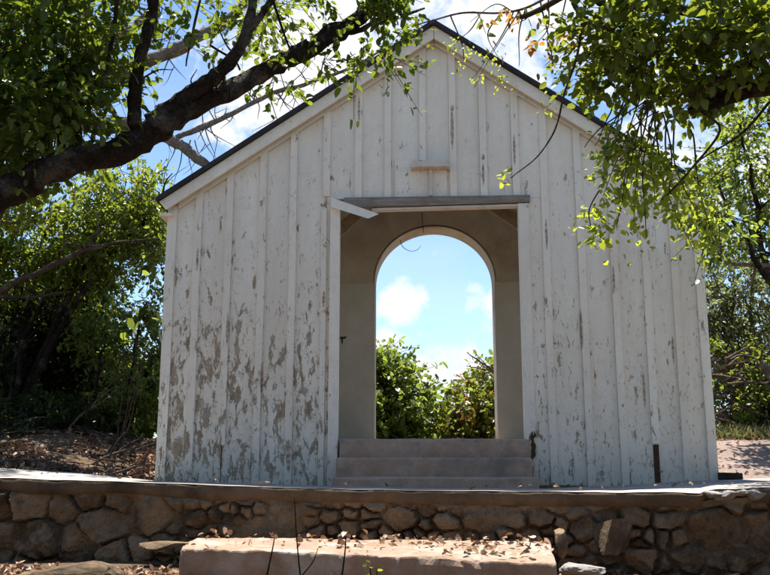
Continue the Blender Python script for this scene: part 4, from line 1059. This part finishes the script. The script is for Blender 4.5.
# lifting paint flakes on the boards
pf = []
while len(pf) < 900:
    a, z = rng.uniform(sL+.03, sR-.03), rng.uniform(-.05, 2.3)
    if dl-.13 < a < dr+.10: continue
    wgt = (1-z/2.4)*(1.0 if a < dl else .35)*max(0, .5+1.6*mnoise.noise(Vector((a*3.1, z*1.6, 4))))
    if rng.random() < wgt: pf.append((a, -.006-rng.random()*.004, z))
p = np.array(pf); dd = rng.normal(size=(len(p), 3))*.5; dd[:, 1] = -.12-.25*rng.random(len(p)); dd[:, 2] -= .5
tag(leaf_mesh('paint_flakes', p, dd, .012+.030*rng.random(len(p))**2, .55, M['casing'], ch, 1.5), kind='stuff')
# twigs lying about, too many to count
n = 420; a = []; b2 = []
for _ in range(n):
    x, y = rng.uniform(-5.4, -2.3), rng.uniform(8.0, 10.6); t = rng.uniform(0, 6.28); L = rng.uniform(.12, .5)
    x2, y2 = x+math.cos(t)*L, y+math.sin(t)*L*.6
    if max(x, x2) > sL+X0-.08 and max(y, y2) > 8.1: continue
    a.append((x, y, gz(x, y)+rng.uniform(.02, .08))); b2.append((x2, y2, gz(x2, y2)+rng.uniform(.02, .12)))
tag(twig_mesh('twig_litter', np.array(a), np.array(b2), rng.uniform(.003, .009, len(a)), M['drytwig'], None), 'dead twigs strewn over the leaf litter left of the chapel', 'twigs', kind='stuff')
def stick(px, py, px2, py2, d, r, lab, lift=.05, mat='drytwig', fork=True, d2=None):
    a = P(px, py, d); b = P(px2, py2, d if d2 is None else d2); m = MB(); mid = (a+b)/2+Vector((0, .05, .03)); rr = random.Random(px)
    c, r_ = curve([a, mid, b], [r, r*.8, r*.35], 8, .05, px); m.tube(c, r_, 7, .3)
    if fork:
        for j in (6, 10, 12):
            v = (b-a).normalized()*.35*rr.uniform(.5, 1) + Vector((rr.uniform(-.1, .1), rr.uniform(-.2, .2), rr.uniform(-.02, .22))); c2, r2 = curve([c[j], c[j]+v*.5, c[j]+v], [r*.5, r*.35, r*.12], 4, .03, j); m.tube(c2, r2, 5, 0)
    o = m.build('fallen_branch', M[mat], None, smooth=True); return tag(o, lab, 'branch')
stick(82,470,150,441,9.0,0.0143,'pale forked fallen branch lying across the litter beside the chapel corner')
stick(-20,462,48,468,8.7,0.0130,'long straight fallen branch along the terrace back edge at far left', fork=False)
stick(60,462,150,452,9.2,0.0163,'thick fallen branch lying flat in the sunlit litter patch')
stick(68,430,116,390,10.0,.014,'grey dead branch sticking up out of the litter in front of the thicket')
stick(50,448,108,436,9.6,0.0117,'thin fallen branch just below the thicket foot', fork=False)
stick(14,424,46,418,9.9,.016,'short grey stick lying at the foot of the far left bush', fork=False)
stick(100,478,158,466,8.6,.016,'low curved stick at the back edge of the terrace near the chapel')
stick(20,476,64,458,8.6,0.0117,'mottled brown fallen branch slanting up from the terrace edge on the left')
# dry grass strip on the right bank
pts = []
while len(pts) < 5200:
    x, y = rng.uniform(3.2, 6.2), rng.uniform(10.0, 11.2); 
    z = E-.10+.42+.05*mnoise.noise(Vector((x*1.4, y*1.4, 2))) if y < 10.6 and x < 6 else gz(x, y)
    pts.append((x, y, max(z, gz(x, y))))
p = np.array(pts); dd = rng.normal(size=(len(p), 3))*.5; dd[:, 2] = .9
tag(leaf_mesh('dry_grass', p, dd, .06+.10*rng.random(len(p)), .16, M['drygrass'], None), 'dry yellow grass along the top of the right hand bank', 'grass', kind='stuff')
# dry stems in front of the step
def stem(pts, r, lab, d=5.35):
    m = MB(); limb(m, pts, r, d, 6, .006, pts[0][0], 5, 0); tag(m.build('dry_stem', M['darktwig']), lab, 'stem')
stem(((262,600),(268,572),(272,552),(274.5,538)), (0.93, 0.87, 0.74, 0.56), 'short dark dry stem before the step, left of the tallest stem', 5.4)
stem(((303,605),(300,575),(298,548),(295,515),(294,498)), (0.87, 0.81, 0.68, 0.56, 0.31), 'tallest thin dark stem rising past the step to the wall', 5.4)
stem(((338,605),(342,575),(345,552),(346,536)), (0.99, 0.93, 0.74, 0.5), 'dark dry stem before the step, just left of the small green weed', 5.4)
stem(((285,600),(300,578),(312,563),(318,548)), (0.81, 0.74, 0.56, 0.31), 'curved dry stem bending right in front of the step', 5.3)
wd = wempty('weed', P(372,600,5.3)); tag(wd, 'small green weed with a few leaves at the bottom edge before the step', 'weed')
m = MB(); limb(m, ((372,600),(371,580),(370,566)), (1.2,1,.6), 5.3, 4, .005, 1, 5, 0); limb(m, ((373,600),(376,582),(377,570)), (1,.8,.5), 5.3, 4, .005, 2, 5, 0); m.build('stems', M['twig'], wd)
p = np.array([np.array(P(x, y, 5.3)) for x, y in ((370,568),(371,575),(377,571),(374,578),(362,566),(378,580),(366,577),(371,562))]); dd = rng.normal(size=(len(p), 3)); dd[:, 2] = .3
leaf_mesh('leaves', p, dd, .03+.025*rng.random(len(p)), .9, M['leaf_vine'], wd)
